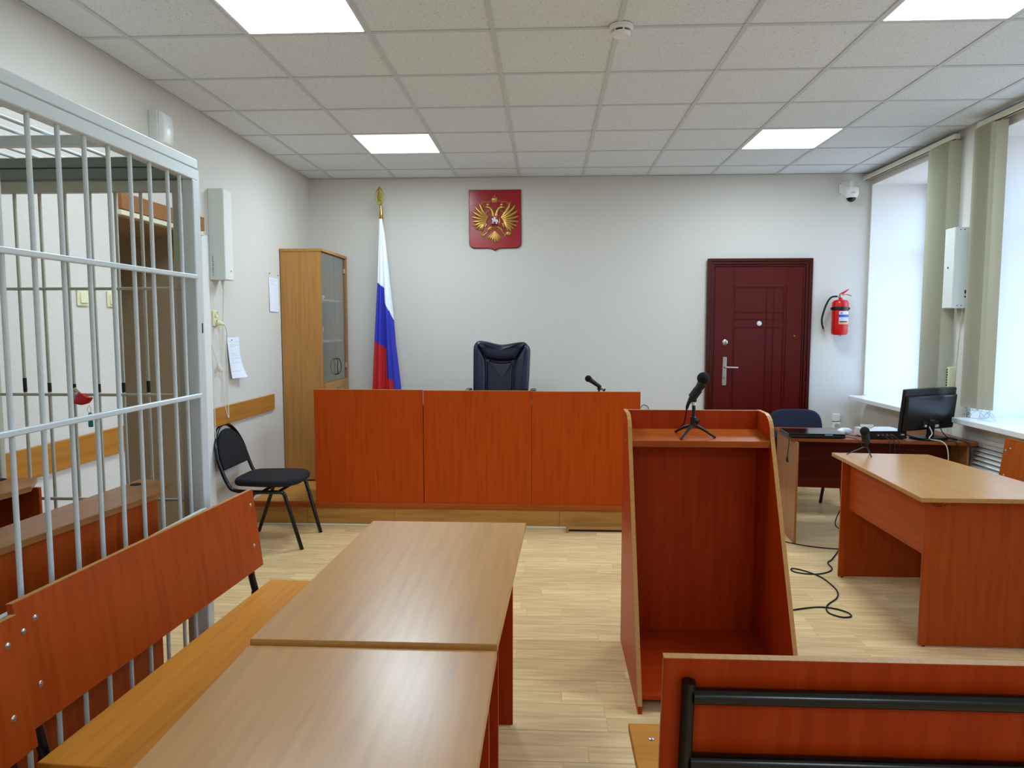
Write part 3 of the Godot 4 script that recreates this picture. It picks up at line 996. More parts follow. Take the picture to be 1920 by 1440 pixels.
# ---------------------------------------------------------------- cage
func cage() -> void:
	var xc := -1.40
	var ze := -2.835
	var z1 := 1.2
	var t := thing("defendant_cage", "pale grey welded steel bar cage along the left wall", "cage", Vector3(-1.85, 0, -0.9))
	# front top beam, two square tubes
	obj("upper_beam", box(Vector3(xc - 0.04, 2.173, ze), Vector3(xc, 2.211, z1), 0.003), M.cage, t)
	obj("lower_beam", box(Vector3(xc - 0.041, 2.128, ze), Vector3(xc - 0.001, 2.1725, z1), 0.003), M.cage, t)
	obj("corner_post", box(Vector3(xc - 0.045, 0, ze), Vector3(xc, 2.128, ze + 0.045), 0.003), M.cage, t)
	obj("corner_angle", box(Vector3(xc - 0.05, 0, ze - 0.02), Vector3(xc - 0.006, 2.17, ze - 0.001), 0.002), M.cage, t)
	obj("lock_plate", box(Vector3(xc - 0.003, 1.52, ze + 0.003), Vector3(xc + 0.001, 1.56, ze + 0.012), 0.0005), M.rust, t)
	var z := -2.72
	var k := 0
	while z < z1:
		rod2(t, "bar", Vector3(xc - 0.018, 0.02, z), Vector3(xc - 0.018, 2.13, z), 0.0072, M.cage)
		z += 0.1195 if k > 0 else 0.087
		k += 1
	for y in [1.745, 1.268, 0.795, 0.1]:
		var s := S()
		bb(s, Vector3(xc - 0.013, y - 0.009, ze + 0.03), Vector3(xc + 0.003, y + 0.009, z1), 0.003)
		obj("front_rail", s, M.cage, t)
	# far end grille
	obj("end_top_rail", box(Vector3(X0 + 0.01, 2.085, ze - 0.015), Vector3(xc - 0.06, 2.13, ze + 0.015), 0.003), M.cagebacklit, t)
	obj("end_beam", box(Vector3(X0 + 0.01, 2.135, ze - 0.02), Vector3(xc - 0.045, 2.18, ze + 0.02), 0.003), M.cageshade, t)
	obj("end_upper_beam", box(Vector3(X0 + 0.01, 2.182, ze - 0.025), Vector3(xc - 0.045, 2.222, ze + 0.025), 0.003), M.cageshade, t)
	obj("end_post", box(Vector3(xc - 0.105, 0, ze - 0.012), Vector3(xc - 0.07, 2.09, ze + 0.012), 0.003), M.cagebacklit, t)
	obj("end_post", box(Vector3(X0 + 0.005, 0, ze - 0.015), Vector3(X0 + 0.04, 2.13, ze + 0.015), 0.003), M.cagebacklit, t)
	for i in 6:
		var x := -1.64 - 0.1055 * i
		var b := rod2(t, "end_bar", Vector3(x, 0.02, ze), Vector3(x, 2.09, ze), 0.0068, M.cagebacklit)
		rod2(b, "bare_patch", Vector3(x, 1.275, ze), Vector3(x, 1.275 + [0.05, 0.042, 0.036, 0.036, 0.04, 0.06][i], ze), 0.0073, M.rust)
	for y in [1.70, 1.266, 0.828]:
		obj("end_rail", box(Vector3(X0 + 0.02, y - 0.006, ze + 0.006), Vector3(xc - 0.08, y + 0.006, ze + 0.016), 0.002), M.cagebacklit, t)
	# roof
	for i in 9:
		var x := -1.47 - 0.095 * i
		rod2(t, "roof_bar", Vector3(x, 2.222, ze), Vector3(x, 2.222, z1), 0.007, M.cage)
	for q in [-2.48, -2.02, -1.2, -0.4]:
		obj("roof_beam", box(Vector3(X0 + 0.01, 2.175, q), Vector3(xc - 0.042, 2.21, q + 0.04), 0.003), M.cage, t)
	obj("wall_beam", box(Vector3(X0 + 0.002, 2.175, ze), Vector3(X0 + 0.04, 2.215, z1), 0.003), M.cage, t)
	# keys with a red fob hanging at the end grille
	var kt := thing("key_bunch", "bunch of keys with a red fob and a teal tag in the cage door", "keys", Vector3(-1.89, 1.13, -2.80))
	var s := S()
	rod(s, Vector3(-1.938, 1.293, -2.81), Vector3(-1.912, 1.274, -2.80), 0.006, 10, 0.001)
	rod(s, Vector3(-1.945, 1.288, -2.815), Vector3(-1.94, 1.284, -2.812), 0.009, 10, 0.001)
	obj("key", s, M.steel, kt)
	s = S()
	slab(s, round_poly([Vector2(-0.045, -0.018), Vector2(-0.03, 0.02), Vector2(-0.01, 0.026), Vector2(0.012, 0.01), Vector2(0.036, 0.008), Vector2(0.02, -0.016), Vector2(-0.01, -0.025)], 0.008), Vector3(-1.892, 1.25, -2.80), Vector3.RIGHT, Vector3.UP, Vector3.BACK, 0.02, 0.006, 3, true)
	obj("red_fob", s, M.red, kt)
	s = S()
	var ring := []
	for i in 16:
		ring.append(Vector3(-1.873 + cos(TAU * i / 16) * 0.007, 1.207 + sin(TAU * i / 16) * 0.017, -2.80 + 0.003 * sin(i)))
	tube(s, ring, 0.001, 6, true)
	obj("ring", s, M.steel, kt)
	s = S()
	slab(s, round_poly([Vector2(-0.01, -0.03), Vector2(0.01, -0.03), Vector2(0.01, 0.022), Vector2(0.004, 0.03), Vector2(-0.004, 0.03), Vector2(-0.01, 0.022)], 0.004), Vector3(-1.870, 1.165, -2.80), Vector3.RIGHT, Vector3.UP, Vector3.BACK, 0.005, 0.001, 1)
	obj("tag", s, M.teal, kt)
	# desks inside the cage
	t = thing("cage_desk", "long cherry desk inside the cage, close behind the front bars", "desk", Vector3(-1.6, 0, -1.7))
	s = S()
	slab(s, [Vector2(-1.463, 2.583), Vector2(-1.54, 2.775), Vector2(-1.67, 2.805), Vector2(-1.77, 0.8), Vector2(-1.69, 0.8)], Vector3(0, 0.909, 0), Vector3.RIGHT, Vector3.FORWARD, Vector3.UP, 0.022, 0.001)
	obj("desk_top", s, M.hazelz, t)
	s = S()
	slab(s, [Vector2(-1.478, 2.58), Vector2(-1.492, 2.58), Vector2(-1.716, 0.85), Vector2(-1.702, 0.85)], Vector3(0, 0.489, 0), Vector3.RIGHT, Vector3.FORWARD, Vector3.UP, 0.818, 0.001)
	obj("front_panel", s, M.russety, t)
	obj("side_panel", box(Vector3(-1.66, 0.08, -2.62), Vector3(-1.50, 0.897, -2.604)), M.russety, t)
	obj("base", box(Vector3(-1.64, 0, -2.58), Vector3(-1.56, 0.08, -0.9)), M.russety, t)
	s = S()
	lathe(s, [Vector2(0, 0.002), Vector2(0.014, 0.002), Vector2(0.02, 0.003), Vector2(0.022, 0)], Transform3D(Basis(), Vector3(-1.63, 0.92, -2.70)), 16)
	obj("grommet", s, M.hole, t)
	t = thing("cage_desk", "shorter cherry desk inside the cage, against the wall side", "desk", Vector3(-2.15, 0, -1.9))
	s = S()
	slab(s, [Vector2(-2.03, 2.655), Vector2(-2.12, 2.81), Vector2(-2.30, 2.79), Vector2(-2.31, 1.2), Vector2(-2.16, 1.2)], Vector3(0, 0.909, 0), Vector3.RIGHT, Vector3.FORWARD, Vector3.UP, 0.022, 0.001)
	obj("desk_top", s, M.hazelz, t)
	obj("side_panel", box(Vector3(-2.30, 0.0, -2.74), Vector3(-2.05, 0.897, -2.724)), M.russety, t)
	obj("side_panel", box(Vector3(-2.30, 0.0, -1.3), Vector3(-2.15, 0.897, -1.284)), M.russety, t)
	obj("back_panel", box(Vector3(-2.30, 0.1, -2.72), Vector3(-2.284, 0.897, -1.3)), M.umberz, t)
	s = S()
	lathe(s, [Vector2(0, 0.002), Vector2(0.014, 0.002), Vector2(0.02, 0.003), Vector2(0.022, 0)], Transform3D(Basis(), Vector3(-2.235, 0.92, -2.755)), 16)
	obj("grommet", s, M.hole, t)

# ---------------------------------------------------------------- back wall
func back_wall_things() -> void:
	crest()
	flag()
	door()
	extinguisher()
	# dome camera
	var t := thing("dome_camera", "white dome security camera on a wall bracket at the top right corner", "camera", Vector3(2.79, 2.7, ZB))
	obj("wall_plate", box(Vector3(2.722, 2.765, ZB), Vector3(2.817, 2.885, ZB + 0.012), 0.002), M.pvc, t)
	var s := S()
	for q in [Vector2(2.733, 2.874), Vector2(2.733, 2.777)]:
		rod(s, Vector3(q.x, q.y, ZB + 0.012), Vector3(q.x, q.y, ZB + 0.014), 0.004, 8)
	obj("screw", s, M.black, t)
	s = S()
	tube(s, bend([Vector3(2.785, 2.855, ZB + 0.01), Vector3(2.787, 2.862, ZB + 0.12), Vector3(2.788, 2.80, ZB + 0.12)], 0.035), 0.02, 14)
	obj("arm", s, M.pvc, t)
	var T := Transform3D(Basis(), Vector3(2.788, 2.81, ZB + 0.12))
	s = S()
	lathe(s, [Vector2(0.0, -0.092), Vector2(0.043, -0.09), Vector2(0.05, -0.082), Vector2(0.06, -0.068), Vector2(0.063, -0.05), Vector2(0.063, -0.024), Vector2(0.0605, -0.0235), Vector2(0.0605, -0.0205), Vector2(0.063, -0.02), Vector2(0.062, -0.006), Vector2(0.056, 0), Vector2(0, 0)], T, 28)
	obj("housing", s, M.pvc, t)
	s = S()
	lathe(s, [Vector2(0, -0.128), Vector2(0.018, -0.124), Vector2(0.033, -0.113), Vector2(0.04, -0.1), Vector2(0.043, -0.09)], T, 24)
	obj("dome", s, M.dome, t)
	s = S()
	for i in 4:
		bx(s, Vector3(2.765 + 0.009 * i, 2.76, ZB + 0.12 + sqrt(0.0635 * 0.0635 - pow(2.765 + 0.009 * i - 2.788, 2))), Vector3(0.005, 0.006, 0.0015), 0)
	obj("lettering", s, M.ink, t)

func crest() -> void:
	var cx := -0.504
	var z := ZB
	var t := thing("coat_of_arms", "red shield plaque with a golden double-headed eagle on the back wall", "emblem", Vector3(cx, 2.27, z))
	var p := [Vector2(-0.247, 0.283), Vector2(0.247, 0.283)]
	for v in [Vector2(0.249, 0.1), Vector2(0.252, -0.19)]:
		p.append(v)
	for i in 7:
		var a := -PI / 2 * i / 6
		p.append(Vector2(0.202 + 0.05 * cos(a), -0.215 + 0.05 * sin(a)))
	p += [Vector2(0.05, -0.266), Vector2(0.02, -0.276), Vector2(0, -0.29), Vector2(-0.02, -0.276), Vector2(-0.05, -0.266)]
	for i in 7:
		var a := -PI / 2 - PI / 2 * i / 6
		p.append(Vector2(-0.196 + 0.05 * cos(a), -0.215 + 0.05 * sin(a)))
	var c := Vector3(cx, 2.56, z)
	var s := S()
	slab(s, p, c + Vector3(0, 0, 0.012), Vector3.RIGHT, Vector3.UP, Vector3.BACK, 0.024, 0.004, 2)
	obj("plaque", s, M.crest, t)
	s = S()
	var q := inset(p, -0.004) if false else p
	slab(s, q, c + Vector3(0, 0, 0.004), Vector3.RIGHT * 1.012, Vector3.UP * 1.012, Vector3.BACK, 0.008, 0.001)
	obj("rim", s, M.hole, t)
	# eagle: units of metres about the middle of the plaque, front at z + 0.024
	var f := z + 0.024
	var at := func(x: float, y: float, d := 0.004) -> Vector3: return Vector3(cx + x, 2.56 + y, f + d)
	var g := S()
	# wings: fans of feathers
	for sd in [-1.0, 1.0]:
		var w := S()
		for i in 9:
			var a: float = lerpf(deg_to_rad(120), deg_to_rad(250), i / 8.0)
			var l: float = [0.178, 0.18, 0.17, 0.158, 0.148, 0.138, 0.125, 0.108, 0.085][i]
			var root := Vector2(-0.062 - 0.004 * i, -0.005 + 0.006 * (4 - i))
			var dir := Vector2(cos(a), sin(a))
			var bow := Vector2(-dir.y, dir.x) * 0.012 * (1.0 - i / 5.0)
			var pts := []
			var rr := []
			for k in 7:
				var u := k / 6.0
				var v := root + dir * l * u + bow * sin(u * PI)
				pts.append(at.call(v.x * -sd, v.y, 0.006))
				rr.append(0.005 + 0.0115 * sin(u * PI * 0.8 + 0.35) if k < 6 else 0.003)
			tube(w, pts, rr, 7)
		# short covert feathers
		for i in 6:
			var a := lerpf(deg_to_rad(130), deg_to_rad(240), i / 5.0)
			var b := Vector2(-0.06, -0.015) + Vector2(cos(a), sin(a)) * 0.045
			ball(w, at.call(b.x * -sd, b.y, 0.010), Vector3(0.010, 0.026, 0.006), Basis(Vector3(0, 0, 1), (a - PI / 2) * -sd), 8)
		obj("wing", w, M.gold, t)
	# necks, heads, crowns
	for sd in [-1.0, 1.0]:
		var n := S()
		tube(n, smooth_path([at.call(0.012 * sd, 0.03, 0.006), at.call(0.02 * sd, 0.075, 0.008), at.call(0.038 * sd, 0.105, 0.008), at.call(0.058 * sd, 0.118, 0.008)], 5), [0.016, 0.016, 0.0155, 0.015, 0.0145, 0.014, 0.0135, 0.013, 0.0125, 0.012, 0.012, 0.0125, 0.013, 0.0135, 0.013, 0.012], 9)
		ball(n, at.call(0.066 * sd, 0.118, 0.009), Vector3(0.018, 0.014, 0.011), Basis(), 10)
		tube(n, smooth_path([at.call(0.078 * sd, 0.12, 0.008), at.call(0.092 * sd, 0.116, 0.007), at.call(0.097 * sd, 0.103, 0.006)], 4), [0.007, 0.0068, 0.0062, 0.0055, 0.0048, 0.004, 0.003, 0.002, 0.001], 7)
		for k in 4:
			ball(n, at.call((0.045 + 0.012 * k) * sd, 0.098 - 0.01 * k, 0.006), Vector3(0.006, 0.014, 0.005), Basis(Vector3(0, 0, 1), -0.5 * sd), 7)
		obj("head", n, M.gold, t)
		n = S()
		crown(n, at.call(0.066 * sd, 0.142, 0.008), 0.5)
		obj("crown", n, M.gold, t)
		n = S()
		tube(n, smooth_path([at.call(0.062 * sd, 0.165, 0.004), at.call(0.10 * sd, 0.172, 0.006), at.call(0.125 * sd, 0.155, 0.004), at.call(0.13 * sd, 0.135, 0.004)], 4), 0.0045, 7)
		tube(n, smooth_path([at.call(0.062 * sd, 0.165, 0.004), at.call(0.03 * sd, 0.178, 0.006), at.call(0.012 * sd, 0.168, 0.004)], 4), 0.004, 7)
		obj("ribbon", n, M.gold, t)
	crown(g, at.call(0, 0.19, 0.008), 1.0)
	obj("crown", g, M.gold, t)
	# body, tail, legs
	g = S()
	ball(g, at.call(0, -0.01, 0.004), Vector3(0.058, 0.078, 0.016), Basis(), 16)
	obj("body", g, M.gold, t)
	g = S()
	for i in 7:
		var a := lerpf(-0.72, 0.72, i / 6.0)
		var l := 0.098 - 0.018 * absf(a)
		var pts := []
		var rr := []
		for k in 6:
			var u := k / 5.0
			pts.append(at.call(sin(a) * l * u * 1.05, -0.105 - cos(a) * l * u, 0.006))
			rr.append(0.004 + 0.010 * pow(u, 1.3) if k < 5 else 0.008)
		tube(g, pts, rr, 8)
		ball(g, pts[5], Vector3(0.0125, 0.011, 0.007), Basis(), 8)
	obj("tail", g, M.gold, t)
	for sd in [-1.0, 1.0]:
		g = S()
		tube(g, smooth_path([at.call(0.03 * sd, -0.07, 0.008), at.call(0.06 * sd, -0.09, 0.009), at.call(0.072 * sd, -0.115, 0.007)], 4), [0.016, 0.016, 0.016, 0.015, 0.014, 0.013, 0.011, 0.009, 0.007], 8)
		ball(g, at.call(0.045 * sd, -0.085, 0.009), Vector3(0.024, 0.017, 0.01), Basis(Vector3(0, 0, 1), -0.5 * sd), 9)
		tube(g, smooth_path([at.call(0.07 * sd, -0.115, 0.006), at.call(0.088 * sd, -0.132, 0.006), at.call(0.11 * sd, -0.14, 0.006)], 4), 0.006, 7)
		for k in 3:
			ball(g, at.call((0.10 + 0.012 * k) * sd, -0.14 + 0.006 * (k - 1), 0.008), Vector3(0.007, 0.012, 0.006), Basis(Vector3(0, 0, 1), 0.5 * (k - 1)), 7)
		obj("leg", g, M.gold, t)
	g = S()
	tube(g, [at.call(-0.155, -0.06, 0.006), at.call(-0.125, -0.145, 0.007), at.call(-0.105, -0.195, 0.006)], [0.006, 0.005, 0.0065], 8)
	ball(g, at.call(-0.157, -0.054, 0.006), Vector3(0.010, 0.012, 0.007), Basis(), 8)
	ball(g, at.call(-0.118, -0.15, 0.009), Vector3(0.011, 0.011, 0.008), Basis(), 8)
	obj("sceptre", g, M.gold, t)
	g = S()
	ball(g, at.call(0.13, -0.13, 0.01), Vector3(0.026, 0.026, 0.014), Basis(), 14)
	tube(g, [at.call(0.106, -0.13, 0.014), at.call(0.13, -0.132, 0.024), at.call(0.154, -0.13, 0.014)], 0.003, 6)
	bx(g, at.call(0.13, -0.09, 0.008), Vector3(0.005, 0.026, 0.005), 0.001)
	bx(g, at.call(0.13, -0.086, 0.008), Vector3(0.018, 0.005, 0.005), 0.001)
	obj("orb", g, M.gold, t)
	# breast shield with the rider
	g = S()
	var sh := [Vector2(-0.045, 0.045), Vector2(0.045, 0.045), Vector2(0.046, -0.035), Vector2(0.036, -0.052), Vector2(0, -0.062), Vector2(-0.036, -0.052), Vector2(-0.046, -0.035)]
	slab(g, sh, at.call(0, -0.01, 0.016), Vector3.RIGHT, Vector3.UP, Vector3.BACK, 0.012, 0.003, 2)
	var bs := obj("breast_shield", g, M.crest, t)
	g = S()
	var zz := 0.025
	slab(g, round_poly([Vector2(-0.03, 0.0), Vector2(-0.02, 0.008), Vector2(0.012, 0.006), Vector2(0.02, 0.02), Vector2(0.032, 0.018), Vector2(0.03, 0.008), Vector2(0.02, -0.004), Vector2(0.024, -0.03), Vector2(0.016, -0.03), Vector2(0.01, -0.012), Vector2(-0.008, -0.014), Vector2(-0.014, -0.04), Vector2(-0.022, -0.04), Vector2(-0.022, -0.012), Vector2(-0.036, -0.028), Vector2(-0.034, -0.01)], 0.003, 2), at.call(0.002, -0.006, zz), Vector3.LEFT, Vector3.UP, Vector3.BACK, 0.006, 0.0015)
	ball(g, at.call(0, 0.022, zz + 0.002), Vector3(0.007, 0.008, 0.005), Basis(), 8)
	slab(g, [Vector2(-0.01, -0.012), Vector2(0.01, -0.012), Vector2(0.012, 0.014), Vector2(-0.012, 0.014)], at.call(0, 0.005, zz + 0.002), Vector3.RIGHT, Vector3.UP, Vector3.BACK, 0.006, 0.002)
	tube(g, [at.call(0.022, 0.03, zz + 0.004), at.call(-0.02, -0.04, zz + 0.004)], 0.0015, 5)
	obj("rider", g, M.silver, bs)
	g = S()
	tube(g, smooth_path([at.call(-0.03, -0.045, zz), at.call(-0.01, -0.052, zz), at.call(0.01, -0.046, zz), at.call(0.03, -0.052, zz)], 4), 0.006, 7)
	tube(g, smooth_path([at.call(-0.034, 0.0, zz - 0.001), at.call(-0.03, 0.012, zz - 0.001), at.call(-0.02, 0.018, zz - 0.001)], 3), 0.005, 6)
	obj("dragon", g, M.black, bs)

func crown(s: SurfaceTool, c: Vector3, k: float) -> void:
	bx(s, c + Vector3(0, -0.022 * k, 0), Vector3(0.05, 0.01, 0.012) * k, 0.002)
	ball(s, c, Vector3(0.03, 0.024, 0.012) * k, Basis(), 12)
	for i in 3:
		ball(s, c + Vector3(-0.02 + 0.02 * i, 0, 0.008) * k, Vector3(0.007, 0.022, 0.006) * k, Basis(), 7)
	bx(s, c + Vector3(0, 0.034 * k, 0), Vector3(0.005, 0.024, 0.005) * k, 0.001)
	bx(s, c + Vector3(0, 0.036 * k, 0), Vector3(0.018, 0.005, 0.005) * k, 0.001)

func flag() -> void:
	var z := -6.6
	var t := thing("flag", "white, blue and red flag hanging in folds on a pole with gilt finial", "flag", Vector3(-1.52, 0.19, z))
	var s := S()
	rod(s, Vector3(-1.50, 0.2, z - 0.02), Vector3(-1.538, 2.53, z - 0.02), 0.014, 12, 0.001)
	obj("pole", s, M.brass, t)
	s = S()
	lathe(s, [Vector2(0, 0), Vector2(0.15, 0), Vector2(0.15, 0.02), Vector2(0.12, 0.035), Vector2(0.03, 0.05), Vector2(0.022, 0.12), Vector2(0.0, 0.12)], Transform3D(Basis(), Vector3(-1.50, 0.19, z - 0.02)), 28)
	obj("stand", s, M.brass, t)
	# finial: socket and an openwork spear blade
	var T := axis_t(Vector3(-1.5385, 2.535, z - 0.01), Vector3(-0.02, 1, 0))
	s = S()
	lathe(s, [Vector2(0, 0), Vector2(0.02, 0), Vector2(0.022, 0.012), Vector2(0.018, 0.018), Vector2(0.014, 0.06), Vector2(0.011, 0.105), Vector2(0.014, 0.108), Vector2(0.013, 0.12), Vector2(0.006, 0.128), Vector2(0, 0.128)], T, 16)
	obj("socket", s, M.brass, t)
	s = S()
	var blade := []
	for i in 25:
		var a := TAU * i / 24
		var y := 0.076 - 0.076 * cos(a)
		blade.append(Vector3(-1.551 + 0.034 * sin(a) * (0.75 + 0.35 * sin(y / 0.152 * PI)), 2.665 + y * 1.02, z - 0.01))
	tube(s, blade, 0.006, 7)
	for i in 6:
		var y := 2.69 + 0.021 * i
		tube(s, smooth_path([Vector3(-1.575 + 0.003 * i, y, z - 0.01), Vector3(-1.551, y + 0.018, z - 0.006), Vector3(-1.527 - 0.003 * i, y, z - 0.01)], 4), 0.0055, 6)
	tube(s, [Vector3(-1.551, 2.66, z - 0.01), Vector3(-1.552, 2.83, z - 0.01)], 0.006, 6)
	slab(s, round_poly([Vector2(-0.03, 0), Vector2(0, -0.07), Vector2(0.03, 0), Vector2(0.0, 0.075)], 0.03, 4), Vector3(-1.551, 2.742, z - 0.01), Vector3.RIGHT, Vector3.UP, Vector3.BACK, 0.005, 0.001)
	obj("blade", s, mat(Color(0.60, 0.56, 0.22), 0.35, 0.75), t)
	# cloth, hanging in folds; the three colours are woven in
	s = S()
	s.set_smooth_group(1)
	var rows := 230
	var cols := 56
	var grid := []
	var hue := []
	for i in rows + 1:
		var y := lerpf(2.535, 0.42, float(i) / rows)
		var d := 2.535 - y
		var left := -1.553
		if y > 1.95:
			left = lerpf(-1.553, -1.576, d / 0.585)
		elif y > 0.95:
			left = lerpf(-1.576, -1.637, (1.95 - y) / 1.0)
		else:
			left = lerpf(-1.637, -1.66, (0.95 - y) / 0.53)
		var right := -1.5
		var st := [[2.535, -1.527], [2.39, -1.505], [2.195, -1.487], [1.95, -1.467], [1.652, -1.440], [1.4, -1.425], [0.95, -1.378], [0.42, -1.33]]
		for q in st.size() - 1:
			if y <= st[q][0] and y >= st[q + 1][0]:
				right = lerpf(st[q][1], st[q + 1][1], (st[q][0] - y) / (st[q][0] - st[q + 1][0]))
		var row := []
		var hr := []
		var open := clampf(d / 1.1, 0.05, 1.0)
		for j in cols + 1:
			var u := float(j) / cols
			# two big folds and a narrow third one on the right
			var dep := 0.030 * open * (sin(u * TAU * 1.5 + 0.6) + 0.5 * sin(u * TAU * 3.2 + 1.5 + d * 0.6)) + 0.035 * sin(u * PI) * minf(1.0, 0.3 + d)
			if u > 0.52:
				dep -= 0.03 * open
			row.append(Vector3(lerpf(left, right, u), y, z + 0.012 + dep))
			var wb := 1.955 - 0.09 * u
			var br := 1.415 - 0.13 * u
			if u > 0.52:
				wb = 1.785 - 0.36 * (u - 0.52)
				br = 1.07 - 0.12 * (u - 0.52)
			if u > 0.80:
				br = -1.0
				wb = 1.70 - 0.5 * (u - 0.8)
			hr.append(Color(0.80, 0.84, 0.92) if y > wb else (Color(0.025, 0.035, 0.42) if y > br else Color(0.50, 0.008, 0.012)))
		grid.append(row)
		hue.append(hr)
	for i in rows:
		for j in cols:
			var a: Vector3 = grid[i][j]; var b: Vector3 = grid[i][j + 1]; var c: Vector3 = grid[i + 1][j + 1]; var e: Vector3 = grid[i + 1][j]
			for p in [[a, i, j], [b, i, j], [c, i, j], [a, i, j], [c, i, j], [e, i, j]]:
				s.set_color(hue[p[1]][p[2]])
				s.add_vertex(p[0] - O)
	obj("cloth", s, M.flag, t)

func door() -> void:
	O = Vector3.ZERO
	var s := S()
	# moulded frame
	var z := ZB
	for q in [[1.518, 1.548, 0.05], [1.548, 1.572, 0.04], [1.572, 1.590, 0.028]]:
		bb(s, Vector3(q[0], 0, z), Vector3(q[1], 2.183 - (q[0] - 1.518), z + q[2]), 0.005)
	for q in [[2.463, 2.495, 0.05], [2.437, 2.463, 0.04], [2.418, 2.437, 0.028]]:
		bb(s, Vector3(q[0], 0, z), Vector3(q[1], 2.183 - (2.495 - q[1]), z + q[2]), 0.005)
	for q in [[2.153, 2.183, 0.05, 0.0], [2.127, 2.155, 0.04, 0.03], [2.108, 2.129, 0.028, 0.054]]:
		bb(s, Vector3(1.518 + q[3], q[0], z), Vector3(2.495 - q[3], q[1], z + q[2] + 0.0005), 0.005)
	var d := struct("door_2", s, M.doorframe)
	obj("leaf", box(Vector3(1.592, 0.01, z), Vector3(2.416, 2.106, z + 0.016), 0.003), M.door, d)
	# raised border of the recessed field
	s = S()
	for q in [[1.592, 0.012, 1.768, 2.104], [2.268, 0.012, 2.416, 2.104], [1.768, 1.912, 2.268, 2.104], [1.768, 0.012, 2.268, 0.2]]:
		bb(s, Vector3(q[0], q[1], z + 0.016), Vector3(q[2], q[3], z + 0.024), 0.003)
	obj("leaf_border", s, M.door, d)
	var xs := [[1.782, 2.074], [2.082, 2.142], [2.150, 2.236], [2.242, 2.258]]
	var ys := [[0.215, 1.526], [1.534, 1.602], [1.610, 1.668], [1.676, 1.898]]
	for x in xs:
		for y in ys:
			obj("panel", box(Vector3(x[0], y[0], z + 0.016), Vector3(x[1], y[1], z + 0.0225), 0.003), M.door, d)
	# furniture
	s = S()
	slab(s, round_poly([Vector2(-0.021, -0.135), Vector2(0.019, -0.135), Vector2(0.021, 0.135), Vector2(-0.017, 0.14)], 0.004, 3), Vector3(1.697, 1.115, z + 0.03), Vector3.RIGHT, Vector3.UP, Vector3.BACK, 0.012, 0.003, 2)
	var pl := obj("lock_plate", s, M.steel, d)
	rod2(pl, "cylinder", Vector3(1.694, 1.05, z + 0.03), Vector3(1.694, 1.05, z + 0.042), 0.014, M.brass)
	s = S()
	tube(s, bend([Vector3(1.70, 1.155, z + 0.03), Vector3(1.70, 1.155, z + 0.07), Vector3(1.815, 1.152, z + 0.075)], 0.015), [0.010, 0.010, 0.010, 0.010, 0.010, 0.010, 0.010, 0.009, 0.009], 10)
	obj("door_handle", s, M.steel, d)
	s = S()
	lathe(s, [Vector2(0, 0.012), Vector2(0.016, 0.012), Vector2(0.026, 0.006), Vector2(0.028, 0)], Transform3D(Basis(Vector3.RIGHT, PI / 2), Vector3(1.698, 1.392, z + 0.024)), 18)
	obj("upper_lock", s, M.steel, d)
	s = S()
	lathe(s, [Vector2(0, 0.010), Vector2(0.012, 0.012), Vector2(0.022, 0.008), Vector2(0.024, 0)], Transform3D(Basis(Vector3.RIGHT, PI / 2), Vector3(2.016, 1.571, z + 0.022)), 18)
	obj("peephole", s, M.silver, d)
	rod2(d, "stud", Vector3(2.347, 1.454, z + 0.024), Vector3(2.347, 1.454, z + 0.034), 0.009, M.brass)

